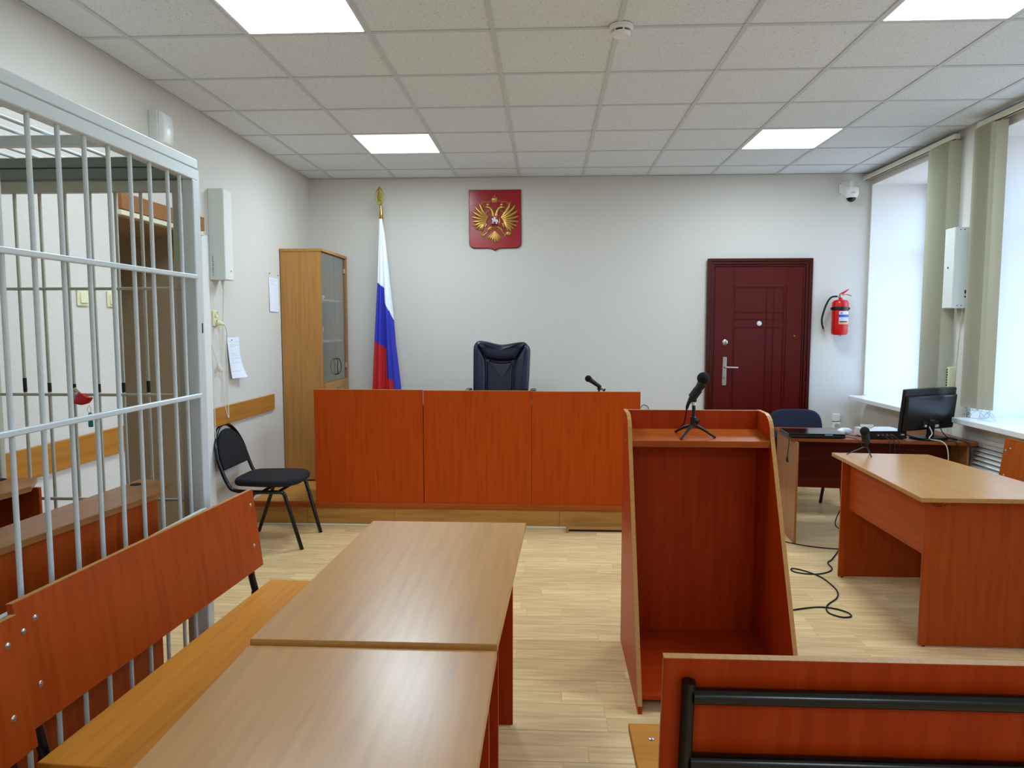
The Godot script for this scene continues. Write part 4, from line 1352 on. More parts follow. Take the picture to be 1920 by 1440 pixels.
func extinguisher() -> void:
	var c := Vector3(2.734, 0, ZB + 0.10)
	var t := thing("fire_extinguisher", "red fire extinguisher with a black hose on the back wall beside the door", "fire extinguisher", Vector3(2.734, 1.45, ZB + 0.1))
	var s := S()
	var T := Transform3D(Basis(), c)
	lathe(s, [Vector2(0, 1.462), Vector2(0.045, 1.462), Vector2(0.06, 1.466), Vector2(0.07, 1.478), Vector2(0.072, 1.50), Vector2(0.072, 1.752), Vector2(0.069, 1.772), Vector2(0.058, 1.785), Vector2(0.028, 1.793), Vector2(0.017, 1.797), Vector2(0.017, 1.812), Vector2(0, 1.812)], T, 32)
	obj("cylinder", s, M.red, t)
	s = S()
	lathe(s, [Vector2(0.073, 1.693), Vector2(0.0745, 1.695), Vector2(0.0745, 1.723), Vector2(0.073, 1.725)], T, 32)
	bx(s, c + Vector3(-0.078, 1.709, 0), Vector3(0.016, 0.022, 0.02), 0.003)
	bx(s, c + Vector3(0.08, 1.709, 0), Vector3(0.016, 0.022, 0.02), 0.003)
	bb(s, Vector3(2.72, 1.697, ZB), Vector3(2.748, 1.721, ZB + 0.032), 0.002)
	obj("strap", s, M.black, t)
	s = S()
	rod(s, c + Vector3(0, 1.81, 0), c + Vector3(0, 1.835, 0), 0.014, 14, 0.002)
	rod(s, c + Vector3(-0.035, 1.822, 0.0), c + Vector3(0.012, 1.822, 0.0), 0.008, 10, 0.001)
	bx(s, c + Vector3(0.004, 1.836, 0), Vector3(0.03, 0.02, 0.02), 0.003)
	obj("valve", s, M.steel, t)
	s = S()
	slab(s, [Vector2(-0.012, -0.004), Vector2(0.02, 0.0), Vector2(0.075, 0.045), Vector2(0.066, 0.046), Vector2(0.016, 0.02), Vector2(-0.01, 0.006)], c + Vector3(0, 1.842, 0), Vector3.RIGHT, Vector3.UP, Vector3.BACK, 0.018, 0.001)
	slab(s, [Vector2(-0.01, -0.006), Vector2(0.06, 0.0), Vector2(0.098, -0.014), Vector2(0.10, -0.01), Vector2(0.062, 0.005), Vector2(-0.01, 0.004)], c + Vector3(0, 1.838, 0), Vector3.RIGHT, Vector3.UP, Vector3.BACK, 0.018, 0.001)
	obj("lever", s, M.red, t)
	s = S()
	tube(s, smooth_path([c + Vector3(-0.033, 1.822, 0), c + Vector3(-0.08, 1.816, 0.0), c + Vector3(-0.115, 1.775, 0), c + Vector3(-0.14, 1.70, -0.01), c + Vector3(-0.155, 1.62, -0.02), c + Vector3(-0.152, 1.56, -0.02), c + Vector3(-0.138, 1.52, -0.02)], 6), 0.0085, 10)
	obj("hose", s, M.rubber, t)
	rod2(t, "nozzle", c + Vector3(-0.138, 1.52, -0.02), c + Vector3(-0.128, 1.497, -0.02), 0.007, M.steel)
	# printed label
	s = S()
	var rows := []
	for i in 2:
		var row := []
		for j in 13:
			var a := lerpf(2.05, 0.45, j / 12.0)
			row.append(c + Vector3(0.0727 * cos(a), 1.683 - 0.118 * i, 0.0727 * sin(a)))
		rows.append(row)
	sheet(s, rows, Vector3(0, 0, 1))
	var im := Image.create(100, 118, false, Image.FORMAT_RGB8)
	im.fill(Color(0.86, 0.9, 0.97))
	im.fill_rect(Rect2i(6, 8, 26, 16), Color(0.6, 0.68, 0.85))
	im.fill_rect(Rect2i(12, 10, 7, 12), Color(0.12, 0.15, 0.45))
	im.fill_rect(Rect2i(44, 10, 12, 12), Color(0.6, 0.68, 0.85))
	im.fill_rect(Rect2i(72, 8, 20, 14), Color(0.7, 0.76, 0.9))
	im.fill_rect(Rect2i(0, 30, 100, 24), Color(0.10, 0.18, 0.58))
	im.fill_rect(Rect2i(8, 40, 84, 4), Color(0.45, 0.55, 0.85))
	for y in [56, 66, 76]:
		var x := 4
		while x < 92:
			im.fill_rect(Rect2i(x, y, 6, 6), Color(0.42, 0.52, 0.80))
			x += 10
	im.fill_rect(Rect2i(0, 86, 100, 32), Color(0.90, 0.74, 0.58))
	im.fill_rect(Rect2i(6, 90, 66, 12), Color(0.20, 0.10, 0.10))
	im.fill_rect(Rect2i(6, 108, 88, 4), Color(0.85, 0.45, 0.35))
	var m := mat(Color.WHITE, 0.4)
	m.albedo_texture = ImageTexture.create_from_image(im)
	obj("label", s, m, t)
	s = S()
	rod(s, c + Vector3(0.01, 1.455, 0), c + Vector3(0.01, 1.464, 0), 0.006, 10)
	obj("base_stud", s, M.black, t)

# ---------------------------------------------------------------- podium, judges' desks, cabinet, armchair
func judges() -> void:
	# platform
	O = Vector3(-0.8, 0, -6.1)
	var t := thing("podium", "low platform with wood-laminate facing under the judges' desks", "podium", Vector3(-0.8, 0, -6.1))
	obj("deck", box(Vector3(X0, 0.0, ZB), Vector3(0.72, 0.178, -5.352), 0.002), M.oakx, t)
	var xs := [X0, -1.86, -1.174, 0.10, 0.72]
	for i in 4:
		obj("facing_board", box(Vector3(xs[i] + 0.001, 0.012, -5.352), Vector3(xs[i + 1] - 0.001, 0.142, -5.340), 0.001), M.oakx, t)
	obj("nosing", box(Vector3(X0, 0.143, -5.36), Vector3(0.72, 0.186, -5.328), 0.004), M.brownx, t)
	obj("skirting", box(Vector3(X0, 0, -5.34), Vector3(0.72, 0.016, -5.326), 0.003), M.cream, t)
	var px := [[-1.787, -0.944], [-0.939, -0.114], [-0.112, 0.703]]
	for i in 3:
		var a: float = px[i][0]
		var b: float = px[i][1]
		t = thing("judge_desk", ["cherry judges' desk front at the end beside the flag", "middle cherry judges' desk front before the black armchair", "cherry judges' desk front at the lectern end, under the microphone"][i], "desk", Vector3((a + b) / 2, 0.186, -5.6), 0, "")
		var fp := obj("front_panel", box(Vector3(a, 0.186, -5.352), Vector3(b, 1.062 - 0.004 * i, -5.334), 0.0015), M.cherryy, t)
		obj("edging", box(Vector3(a, 1.0615 - 0.004 * i, -5.3525), Vector3(b, 1.0635 - 0.004 * i, -5.3335), 0), M.edge, fp)
		obj("side_panel", box(Vector3(a + 0.001, 0.186, -5.74), Vector3(a + 0.017, 0.93, -5.352)), M.cherryy, t)
		obj("side_panel", box(Vector3(b - 0.017, 0.186, -5.74), Vector3(b - 0.001, 0.93, -5.352)), M.cherryy, t)
		obj("desk_top", box(Vector3(a, 0.93, -5.76), Vector3(b, 0.952, -5.352)), M.tanx, t)
	O = Vector3(0.9, 0.7, -5.6)
	# cabinet
	t = thing("cabinet", "tall wooden cabinet with smoked glass doors in the far left corner", "cabinet", Vector3(-2.13, 0.186, -6.47))
	var x0 := -2.312
	var x1 := -1.955
	var z0 := -6.84
	var z1 := -6.10
	obj("side_panel", box(Vector3(x0, 0.19, z1 - 0.018), Vector3(x1, 2.19, z1), 0.001), M.beechy, t)
	obj("side_panel", box(Vector3(x0, 0.19, z0), Vector3(x1, 2.19, z0 + 0.018), 0.001), M.beechy, t)
	obj("top", box(Vector3(x0 - 0.001, 2.19, z0 - 0.004), Vector3(x1 + 0.02, 2.214, z1 + 0.004), 0.001), M.beechz, t)
	obj("back", box(Vector3(x0, 0.19, z0 + 0.018), Vector3(x0 + 0.006, 2.19, z1 - 0.018), 0), M.enamel, t)
	obj("plinth", box(Vector3(x0 + 0.005, 0.186, z0 + 0.02), Vector3(x1 - 0.02, 0.25, z1 - 0.02)), M.beechz, t)
	for y in [0.25, 1.03, 1.40, 1.77]:
		obj("shelf", box(Vector3(x0 + 0.006, y, z0 + 0.018), Vector3(x1 - 0.03, y + 0.018, z1 - 0.018), 0.001), M.enamel if y > 1.2 else M.beechz, t)
	var zm := (z0 + z1) / 2
	for i in 2:
		var a: float = [z0 + 0.003, zm + 0.002][i]
		var b: float = [zm - 0.002, z1 - 0.003][i]
		var g := obj("glass_door", box(Vector3(x1 + 0.001, 1.05, a + (0.05 if i == 0 else 0.0)), Vector3(x1 + 0.005, 2.18, b), 0), M.smoke, t)
		var hz: float = [b - 0.03, a + 0.03][i]
		var s := S()
		tube(s, smooth_path([Vector3(x1 + 0.006, 1.25, hz), Vector3(x1 + 0.03, 1.235, hz), Vector3(x1 + 0.036, 1.175, hz + (0.028 if i == 1 else -0.028)), Vector3(x1 + 0.03, 1.115, hz), Vector3(x1 + 0.006, 1.10, hz)], 5), 0.004, 8)
		obj("handle", s, M.black, g)
		var w := obj("lower_door", box(Vector3(x1 + 0.001, 0.26, a), Vector3(x1 + 0.017, 1.045, b), 0.001), M.beechy, t)
		rod2(w, "knob", Vector3(x1 + 0.017, 0.985, hz), Vector3(x1 + 0.04, 0.985, hz), 0.009, M.steel)
	var s := S()
	bb(s, Vector3(x1 + 0.001, 1.05, z0), Vector3(x1 + 0.017, 2.19, z0 + 0.05), 0.001)
	obj("door_stile", s, M.hazely, t)
	for y in [1.17, 2.07]:
		s = S()
		bx(s, Vector3(x1 + 0.008, y, z0 + 0.06), Vector3(0.016, 0.045, 0.035), 0.003)
		obj("hinge", s, M.steel, t)
	t = thing("folded_cloth", "small white bundle on the upper shelf behind the cabinet glass", "bundle", Vector3(-2.06, 1.788, -6.3))
	s = S()
	ball(s, Vector3(-2.06, 1.813, -6.28), Vector3(0.05, 0.022, 0.06))
	ball(s, Vector3(-2.05, 1.809, -6.36), Vector3(0.045, 0.018, 0.04))
	obj("fold", s, M.paper, t)
	t = thing("paper_stack", "white box of papers on the lower glazed shelf of the cabinet", "box", Vector3(-2.06, 1.418, -6.24))
	obj("carton", box(Vector3(-2.16, 1.419, -6.30), Vector3(-2.01, 1.50, -6.16), 0.003), M.enamel, t)
	obj("lid", box(Vector3(-2.165, 1.50, -6.305), Vector3(-2.005, 1.535, -6.155), 0.004), M.paper, t)
	armchair()
	# microphone on the judges' desk
	t = thing("desk_microphone", "black microphone tilted on a short stand behind the judges' desk", "microphone", Vector3(0.44, 0.952, -5.62))
	s = S()
	ball(s, Vector3(0.327, 1.134, -5.6), Vector3(0.027, 0.027, 0.027), Basis(), 16)
	obj("grille", s, M.foam, t)
	s = S()
	tube(s, [Vector3(0.34, 1.125, -5.602), Vector3(0.355, 1.114, -5.604), Vector3(0.40, 1.083, -5.61), Vector3(0.46, 1.040, -5.62)], [0.022, 0.019, 0.016, 0.012], 14)
	obj("body", s, M.black, t)
	s = S()
	rod(s, Vector3(0.425, 1.065, -5.615), Vector3(0.447, 1.05, -5.618), 0.0155, 14)
	obj("switch_ring", s, M.steel, t)
	s = S()
	bx(s, Vector3(0.415, 1.058, -5.615), Vector3(0.03, 0.03, 0.026), 0.004)
	rod(s, Vector3(0.413, 0.96, -5.615), Vector3(0.413, 1.05, -5.615), 0.008, 10)
	for i in 3:
		var a := TAU * i / 3 + 0.4
		tube(s, [Vector3(0.413, 0.985, -5.615), Vector3(0.413 + cos(a) * 0.09, 0.957, -5.615 + sin(a) * 0.09)], 0.006, 8)
	obj("tripod", s, M.black, t)
	O = Vector3(0.95, 0.7, -6.86)
	s = S()
	tube(s, smooth_path([Vector3(0.76, 0.83, -6.0), Vector3(0.85, 0.82, -6.4), Vector3(0.93, 0.79, -6.84), Vector3(0.985, 0.755, -6.885), Vector3(1.0, 0.6, -6.89), Vector3(1.0, 0.1, -6.89), Vector3(1.0, 0.004, -6.87)], 6), 0.003, 7)
	tag(obj("wall_cable", s, M.rubber), "thin dark cable curving down the back wall at the end of the judges' desks", "cable")
	# loose trim on the floor in front
	t = thing("floor_trim", "loose wooden floor trim lying along the podium front", "trim", Vector3(0.37, 0, -5.27))
	obj("end_piece", box(Vector3(0.150, 0.0, -5.31), Vector3(0.168, 0.028, -5.22), 0.002), M.oakz, t)
	obj("strip", box(Vector3(0.168, 0.018, -5.30), Vector3(0.72, 0.026, -5.255), 0.001), M.beechx, t)
	obj("gap", box(Vector3(0.170, 0.0, -5.295), Vector3(0.72, 0.017, -5.27), 0.001), M.black, t)

func armchair() -> void:
	var t := thing("armchair", "dark blue leather executive armchair behind the judges' desks", "armchair", Vector3(-0.392, 0.178, -6.2))
	var c := Vector3(-0.392, 0, -6.15)
	var px := func(x: float, y: float) -> Vector2: return Vector2((x - 942.0) * 0.00475 , 1.413 - (y - 640.0) * 0.0046)
	var pl := func(a: Array) -> Array:
		var o := []
		for q in a:
			o.append(px.call(q[0], q[1]))
		return o
	var lean := Vector3(0, 1, -0.10).normalized()
	var nrm := Vector3(0, 0.10, 1).normalized()
	var put := func(a: Array, off: float, d: float, r: float) -> SurfaceTool:
		var s := S()
		var q := []
		for v in a:
			q.append(v - Vector2(0, 1.0))
		slab(s, q, c + Vector3(0, 1.0, 0) + nrm * off, Vector3.RIGHT, lean, nrm, d, r, 5, true)
		return s
	var shell := round_poly(pl.call([[889.5, 800], [889.5, 648], [897, 638], [910, 639], [942, 646.5], [972, 641], [984, 640], [994.5, 652], [993, 700], [987, 800]]), 0.03, 4)
	obj("back_shell", put.call(shell, 0.0, 0.09, 0.035), M.leather, t)
	obj("bolster", put.call(round_poly(pl.call([[890.5, 800], [890.5, 660], [893, 647], [899, 647], [912, 672], [913.5, 700], [913.5, 800]]), 0.012, 4), 0.045, 0.075, 0.03), M.leather, t)
	obj("bolster", put.call(round_poly(pl.call([[986.5, 800], [993, 690], [994, 655], [988, 646], [983, 647], [968, 674], [963, 700], [963, 800]]), 0.012, 4), 0.045, 0.075, 0.03), M.leather, t)
	obj("headrest", put.call(round_poly(pl.call([[898, 646], [905, 641], [920, 642.5], [942, 648.5], [965, 644], [978, 641.5], [985, 646], [967.5, 674], [955, 677], [940, 678], [925, 676], [913, 672]]), 0.012, 4), 0.05, 0.10, 0.045), M.leather, t)
	obj("back_cushion", put.call(round_poly(pl.call([[914.5, 800], [914.5, 672], [930, 679], [944, 680], [956, 679], [966, 675], [962, 700], [961.5, 800]]), 0.008, 4), 0.025, 0.06, 0.02), M.leather, t)
	var s := S()
	slab(s, round_poly([Vector2(-0.26, -0.25), Vector2(0.26, -0.25), Vector2(0.25, 0.2), Vector2(-0.25, 0.2)], 0.08), Vector3(-0.392, 0.66, -6.0), Vector3.RIGHT, Vector3.BACK, Vector3.UP, 0.11, 0.05, 4, true)
	obj("seat", s, M.leather, t)
	for q in [-1.0, 1.0]:
		s = S()
		var x: float = -0.392 + q * 0.278
		tube(s, bend([Vector3(x - q * 0.02, 0.93, -6.10), Vector3(x, 0.985, -6.12), Vector3(x, 0.985, -5.88), Vector3(x, 0.70, -5.86), Vector3(x - q * 0.04, 0.64, -5.98)], 0.05), 0.02, 10)
		bx(s, Vector3(x, 1.0, -6.0), Vector3(0.05, 0.024, 0.22), 0.008)
		obj("armrest", s, M.black, t)
	s = S()
	rod(s, Vector3(-0.392, 0.27, -6.0), Vector3(-0.392, 0.62, -6.0), 0.028, 14)
	obj("gas_lift", s, M.black, t)
	for i in 5:
		var a := TAU * i / 5
		s = S()
		var e := Vector3(-0.392 + cos(a) * 0.29, 0.235, -6.0 + sin(a) * 0.29)
		tube(s, [Vector3(-0.392, 0.28, -6.0), e], [0.028, 0.018], 10)
		obj("base_arm", s, M.black, t)
		s = S()
		rod(s, e + Vector3(-0.02, -0.03, 0), e + Vector3(0.02, -0.03, 0), 0.027, 14, 0.004)
		obj("castor", s, M.black, t)

# a stacking visitor chair with oval tube frame; forward is +z, origin on the floor under the seat
func visitor_chair(label: String, at: Vector3, turn: float, cloth: Material, square := false) -> Node3D:
	var t := thing("visitor_chair", label, "chair", at, turn, "", true)
	var w := 0.222
	var s := S()
	slab(s, round_poly([Vector2(-0.205, -0.19), Vector2(-0.12, -0.225), Vector2(0.12, -0.225), Vector2(0.205, -0.19), Vector2(0.235, 0.0), Vector2(0.225, 0.17), Vector2(0.13, 0.24), Vector2(-0.13, 0.24), Vector2(-0.225, 0.17), Vector2(-0.235, 0.0)], 0.09, 5), Vector3(0, 0.462, 0.0), Vector3.RIGHT, Vector3.BACK, Vector3(0, 1, -0.03).normalized(), 0.048, 0.022, 4, true)
	obj("seat", s, cloth, t)
	# back: arch of tube running down, under the seat and into the front legs
	var rear := -0.235
	var arch := []
	for i in 17:
		var a := PI * i / 16
		var y := 0.60 + (0.175 if square else 0.245) * pow(sin(a), 0.5 if square else 1.0)
		arch.append(Vector3(-w * signf(cos(a)) * pow(absf(cos(a)), 0.5 if square else 1.0) * (0.9 if square else 1.0), y, rear - 0.11 * (y - 0.45) / 0.4 - 0.01))
	var path := [Vector3(-w + 0.004, 0.405, 0.12), Vector3(-w + 0.002, 0.41, -0.16), Vector3(-w, 0.46, rear + 0.005)] + arch + [Vector3(w, 0.46, rear + 0.005), Vector3(w - 0.002, 0.41, -0.16), Vector3(w - 0.004, 0.405, 0.12)]
	s = S()
	tube(s, smooth_path(path, 4), 0.0135, 12)
	obj("back_frame", s, M.tubing, t)
	var poly := []
	for i in 17:
		var a := PI * i / 16
		if square:
			poly.append(Vector2((w + 0.012) * signf(cos(a)) * pow(absf(cos(a)), 0.5), 0.61 + 0.215 * pow(sin(a), 0.5)))
		else:
			poly.append(Vector2((w - 0.014) * cos(a), 0.60 + 0.228 * sin(a)))
	poly += [Vector2(-w + 0.016, 0.565), Vector2(-w + 0.03, 0.55), Vector2(w - 0.03, 0.55), Vector2(w - 0.016, 0.565)]
	s = S()
	var q := []
	for v in poly:
		q.append(v - Vector2(0, 0.45))
	slab(s, q, Vector3(0, 0.45, rear - 0.004), Vector3.RIGHT, Vector3(0, 1, -0.275).normalized(), Vector3(0, 0.275, 1).normalized(), 0.05 if square else 0.03, 0.022 if square else 0.013, 4 if square else 3, true)
	obj("backrest", s, cloth, t)
	for sd in [-1.0, 1.0]:
		s = S()
		tube(s, bend([Vector3(sd * (w - 0.004), 0.405, 0.10), Vector3(sd * (w - 0.006), 0.405, 0.16), Vector3(sd * 0.205, 0.0, 0.275)], 0.07), 0.0135, 12)
		obj("leg", s, M.tubing, t)
		s = S()
		tube(s, bend([Vector3(sd * (w - 0.02), 0.40, 0.0), Vector3(sd * (w - 0.02), 0.395, -0.06), Vector3(sd * 0.205, 0.0, -0.20)], 0.05), 0.0135, 12)
		obj("leg", s, M.tubing, t)
	s = S()
	rod(s, Vector3(-w + 0.02, 0.40, 0.0), Vector3(w - 0.02, 0.40, 0.0), 0.011, 10)
	rod(s, Vector3(-w + 0.01, 0.405, 0.12), Vector3(w - 0.01, 0.405, 0.12), 0.011, 10)
	obj("crossbar", s, M.tubing, t)
	return t

# ---------------------------------------------------------------- bench: origin at one rear end on the floor, length along x, sitter faces +z
func bench(label: String, at: Vector3, turn: float, L := 1.43, back: Material = null) -> Node3D:
	var t := thing("bench", label, "bench", at, turn, "", true)
	var s := S()
	bb(s, Vector3(-0.02, 0.428, 0), Vector3(L + 0.02, 0.45, 0.36), 0.002)
	obj("seat", s, M.honeyx, t)
	var up := Vector3(0, 0.33, -0.04).normalized()
	var nn := Vector3(0, 0.04, 0.33).normalized()
	var B := Basis(Vector3.RIGHT, up, nn)
	s = S()
	bx(s, Vector3(L / 2, 0.685, -0.05), Vector3(L, 0.333, 0.018), 0.0015, B)
	var br := obj("backrest", s, M.reddery if back == null else back, t)
	s = S()
	bx(s, Vector3(L / 2, 0.685, -0.05) + up * 0.1669, Vector3(L, 0.0014, 0.0182), 0, B)
	obj("edging", s, M.edge, br)
	var bc := func(x: float, v: float, w: float) -> Vector3: return Vector3(x, 0.685, -0.05) + up * v + nn * w
	for x in [0.05, L - 0.05]:
		s = S()
		tube(s, bend([bc.call(x, 0.125, -0.026), bc.call(x, -0.2, -0.026), Vector3(x, 0.40, -0.03), Vector3(x, 0.012, -0.06)], 0.05), 0.0145, 12)
		obj("rear_leg", s, M.black, t)
		s = S()
		bx(s, Vector3(x, 0.21, 0.31), Vector3(0.028, 0.42, 0.028), 0.004)
		obj("front_leg", s, M.black, t)
		s = S()
		bx(s, Vector3(x, 0.414, 0.14), Vector3(0.028, 0.026, 0.38), 0.004)
		obj("seat_bracket", s, M.black, t)
		s = S()
		bx(s, Vector3(x, 0.10, 0.13), Vector3(0.024, 0.024, 0.37), 0.004)
		obj("foot_bar", s, M.black, t)
		for v in [0.105, -0.065]:
			s = S()
			ball(s, bc.call(x + (0.012 if v > 0 else -0.006), v, 0.009), Vector3(0.009, 0.009, 0.004), Basis(), 10)
			obj("bolt", s, M.steel, t)
		if x < 0.1:
			s = S()
			ball(s, bc.call(x - 0.03, 0.086, 0.009), Vector3(0.009, 0.009, 0.004), Basis(), 10)
			obj("bolt", s, M.steel, t)
		s = S()
		ball(s, Vector3(0.033 if x < 0.1 else L - 0.033, 0.451, 0.285), Vector3(0.008, 0.003, 0.008), Basis(), 10)
		obj("seat_bolt", s, M.steel, t)
	for v in [0.092, -0.065]:
		s = S()
		rod(s, bc.call(0.06, v, -0.027), bc.call(L - 0.06, v, -0.027), 0.0175, 16)
		obj("back_rail", s, M.tubing, t)
	return t

# ---------------------------------------------------------------- left half of the floor
func left_side() -> void:
	bench("long cherry-backed bench against the cage, its seat under the tables", Vector3(-1.282, 0, -1.665), deg_to_rad(86.23), 1.27, M.russety)
	bench("second bench against the cage, nearest the viewer at the frame's left edge", Vector3(-1.285, 0, -0.175), deg_to_rad(87.5), 1.43, M.russety)
	visitor_chair("black visitor chair by the left wall beside the cage corner", Vector3(-1.97, 0, -4.945), PI / 2, M.cloth)
	# two tables end to end
	for i in 2:
		var za: float = [-2.83, -1.712][i]
		var zb: float = [-1.722, -0.62][i]
		var y: float = [0.75, 0.738][i]
		var t := thing("table", ["plain tan-topped table in the middle, the far one of the pair", "plain tan-topped table, the near one of the pair with a bright glare"][i], "table", Vector3(-0.42, 0, (za + zb) / 2))
		var s := S()
		var xo := 0.0 if i == 0 else -0.006
		slab(s, [Vector2(-0.712 , -za), Vector2(-0.082, -za), Vector2(-0.122 + xo, -zb), Vector2(-0.757, -zb)] if i == 0 else [Vector2(-0.757, -za), Vector2(-0.122, -za), Vector2(-0.128, -zb), Vector2(-0.762, -zb)], Vector3(0, y - 0.011, 0), Vector3.RIGHT, Vector3.FORWARD, Vector3.UP, 0.022, 0.0015)
		obj("table_top", s, M.tanz, t)
		obj("end_panel", box(Vector3(-0.70, 0, za + 0.175), Vector3(-0.127, y - 0.022, za + 0.191)), M.reddery, t)
		obj("end_panel", box(Vector3(-0.70, 0, zb - 0.191), Vector3(-0.132, y - 0.022, zb - 0.175)), M.reddery, t)
		obj("stretcher", box(Vector3(-0.47, 0.35, za + 0.191), Vector3(-0.454, y - 0.022, zb - 0.191)), M.redderz, t)

# ---------------------------------------------------------------- lectern
func lectern() -> void:
	var t := thing("lectern", "cherry wooden lectern with sloping sides and a microphone shelf", "lectern", Vector3(0.695, 0, -3.1))
	var prof := [Vector2(3.42, 0.0), Vector2(3.42, 1.148), Vector2(3.30, 1.146), Vector2(3.265, 1.138), Vector2(3.235, 1.12), Vector2(3.215, 1.09), Vector2(3.205, 1.05), Vector2(2.745, 0.03), Vector2(2.74, 0.0)]
	for x in [0.378, 1.012]:
		var s := S()
		slab(s, prof, Vector3(x, 0, 0), Vector3.FORWARD, Vector3.UP, Vector3.RIGHT, 0.018, 0.001)
		var p := obj("side_panel", s, M.reddery, t)
		# light edging along the sloping edge
		s = S()
		for i in range(1, prof.size() - 2):
			var a: Vector2 = prof[i]
			var b: Vector2 = prof[i + 1]
			var d := (b - a).normalized()
			var n := Vector2(-d.y, d.x) * -1.0
			if n.dot(Vector2(-1, 0.4)) < 0:
				n = -n
			var q := [a, b, b + n * 0.0018, a + n * 0.0018]
			slab(s, q, Vector3(x, 0, 0), Vector3.FORWARD, Vector3.UP, Vector3.RIGHT, 0.0182, 0)
		obj("edging", s, M.edge, p)
	var lp := obj("front_panel", box(Vector3(0.387, 0.02, -3.418), Vector3(1.003, 1.147, -3.402), 0.001), M.reddery, t)
	obj("edging", box(Vector3(0.387, 1.1465, -3.4185), Vector3(1.003, 1.1485, -3.4015), 0), M.edge, lp)
	var s := S()
	slab(s, [Vector2(3.402, 1.058), Vector2(3.402, 1.034), Vector2(3.198, 1.004), Vector2(3.198, 1.032)], Vector3(0.695, 0, 0), Vector3.FORWARD, Vector3.UP, Vector3.RIGHT, 0.616, 0.001)
	obj("shelf", s, M.brownx, t)
	obj("bottom_board", box(Vector3(0.387, 0.045, -3.40), Vector3(1.003, 0.065, -2.77), 0.001), M.redderx, t)
	s = S()
	for q in [0.05, 1.02]:
		ball(s, Vector3(0.3688, 0.0 + q, -2.80 if q < 0.5 else -3.30), Vector3(0.002, 0.004, 0.004), Basis(), 8)
	obj("screw", s, M.steel, t)
	# microphone on a little tripod
	var sl := func(z: float) -> float: return lerpf(1.032, 1.058, (z + 3.198) / -0.204)
	t = thing("desk_microphone", "black microphone on a small tripod standing on the lectern shelf", "microphone", Vector3(0.675, 1.045, -3.25))
	var hub := Vector3(0.672, 1.10, -3.26)
	for f in [Vector2(0.610, -3.215), Vector2(0.765, -3.245), Vector2(0.606, -3.335)]:
		s = S()
		var e := Vector3(f.x, sl.call(f.y) + 0.006, f.y)
		tube(s, [hub, hub.lerp(e, 0.5) + Vector3(0, 0.004, 0), e], [0.009, 0.007, 0.005], 8)
		ball(s, e, Vector3(0.007, 0.006, 0.007), Basis(), 8)
		obj("leg", s, M.black, t)
	s = S()
	rod(s, hub - Vector3(0, 0.008, 0), hub + Vector3(0, 0.035, 0), 0.014, 14, 0.002)
	rod(s, hub + Vector3(0, 0.03, 0), Vector3(0.672, 1.195, -3.26), 0.008, 12)
	obj("stem", s, M.black, t)
	s = S()
	rod(s, hub + Vector3(0.012, 0.015, 0.005), hub + Vector3(0.022, 0.015, 0.012), 0.012, 12, 0.002)
	obj("clamp_knob", s, M.black, t)
	s = S()
	lathe(s, [Vector2(0.008, 0), Vector2(0.0105, 0.001), Vector2(0.0105, 0.006), Vector2(0.009, 0.008), Vector2(0.0105, 0.010), Vector2(0.0105, 0.016), Vector2(0.008, 0.017)], Transform3D(Basis(), Vector3(0.672, 1.187, -3.26)), 16)
	obj("collar", s, M.silver, t)
	s = S()
	rod(s, Vector3(0.672, 1.202, -3.26), Vector3(0.674, 1.23, -3.26), 0.012, 12, 0.002)
	tube(s, [Vector3(0.663, 1.222, -3.258), Vector3(0.69, 1.262, -3.252)], 0.0205, 14)
	obj("clip", s, M.rubber, t)
	s = S()
	tube(s, [Vector3(0.653, 1.205, -3.26), Vector3(0.66, 1.217, -3.258), Vector3(0.69, 1.265, -3.25), Vector3(0.705, 1.29, -3.247)], [0.011, 0.014, 0.018, 0.022], 14)
	obj("body", s, M.black, t)
	s = S()
	ball(s, Vector3(0.709, 1.312, -3.245), Vector3(0.0285, 0.0285, 0.0285), Basis(), 18)
	obj("windscreen", s, M.foam, t)
	s = S()
	rod(s, Vector3(0.656, 1.210, -3.26), Vector3(0.648, 1.197, -3.262), 0.009, 12)
	tube(s, [Vector3(0.648, 1.197, -3.262), Vector3(0.643, 1.18, -3.265), Vector3(0.6415, 1.165, -3.268)], [0.008, 0.0075, 0.004], 10)
	tube(s, smooth_path([Vector3(0.6415, 1.166, -3.268), Vector3(0.639, 1.13, -3.28), Vector3(0.64, 1.10, -3.31), Vector3(0.635, 1.075, -3.36), Vector3(0.64, 1.062, -3.39)], 5), 0.003, 7)
	obj("cable", s, M.rubber, t)

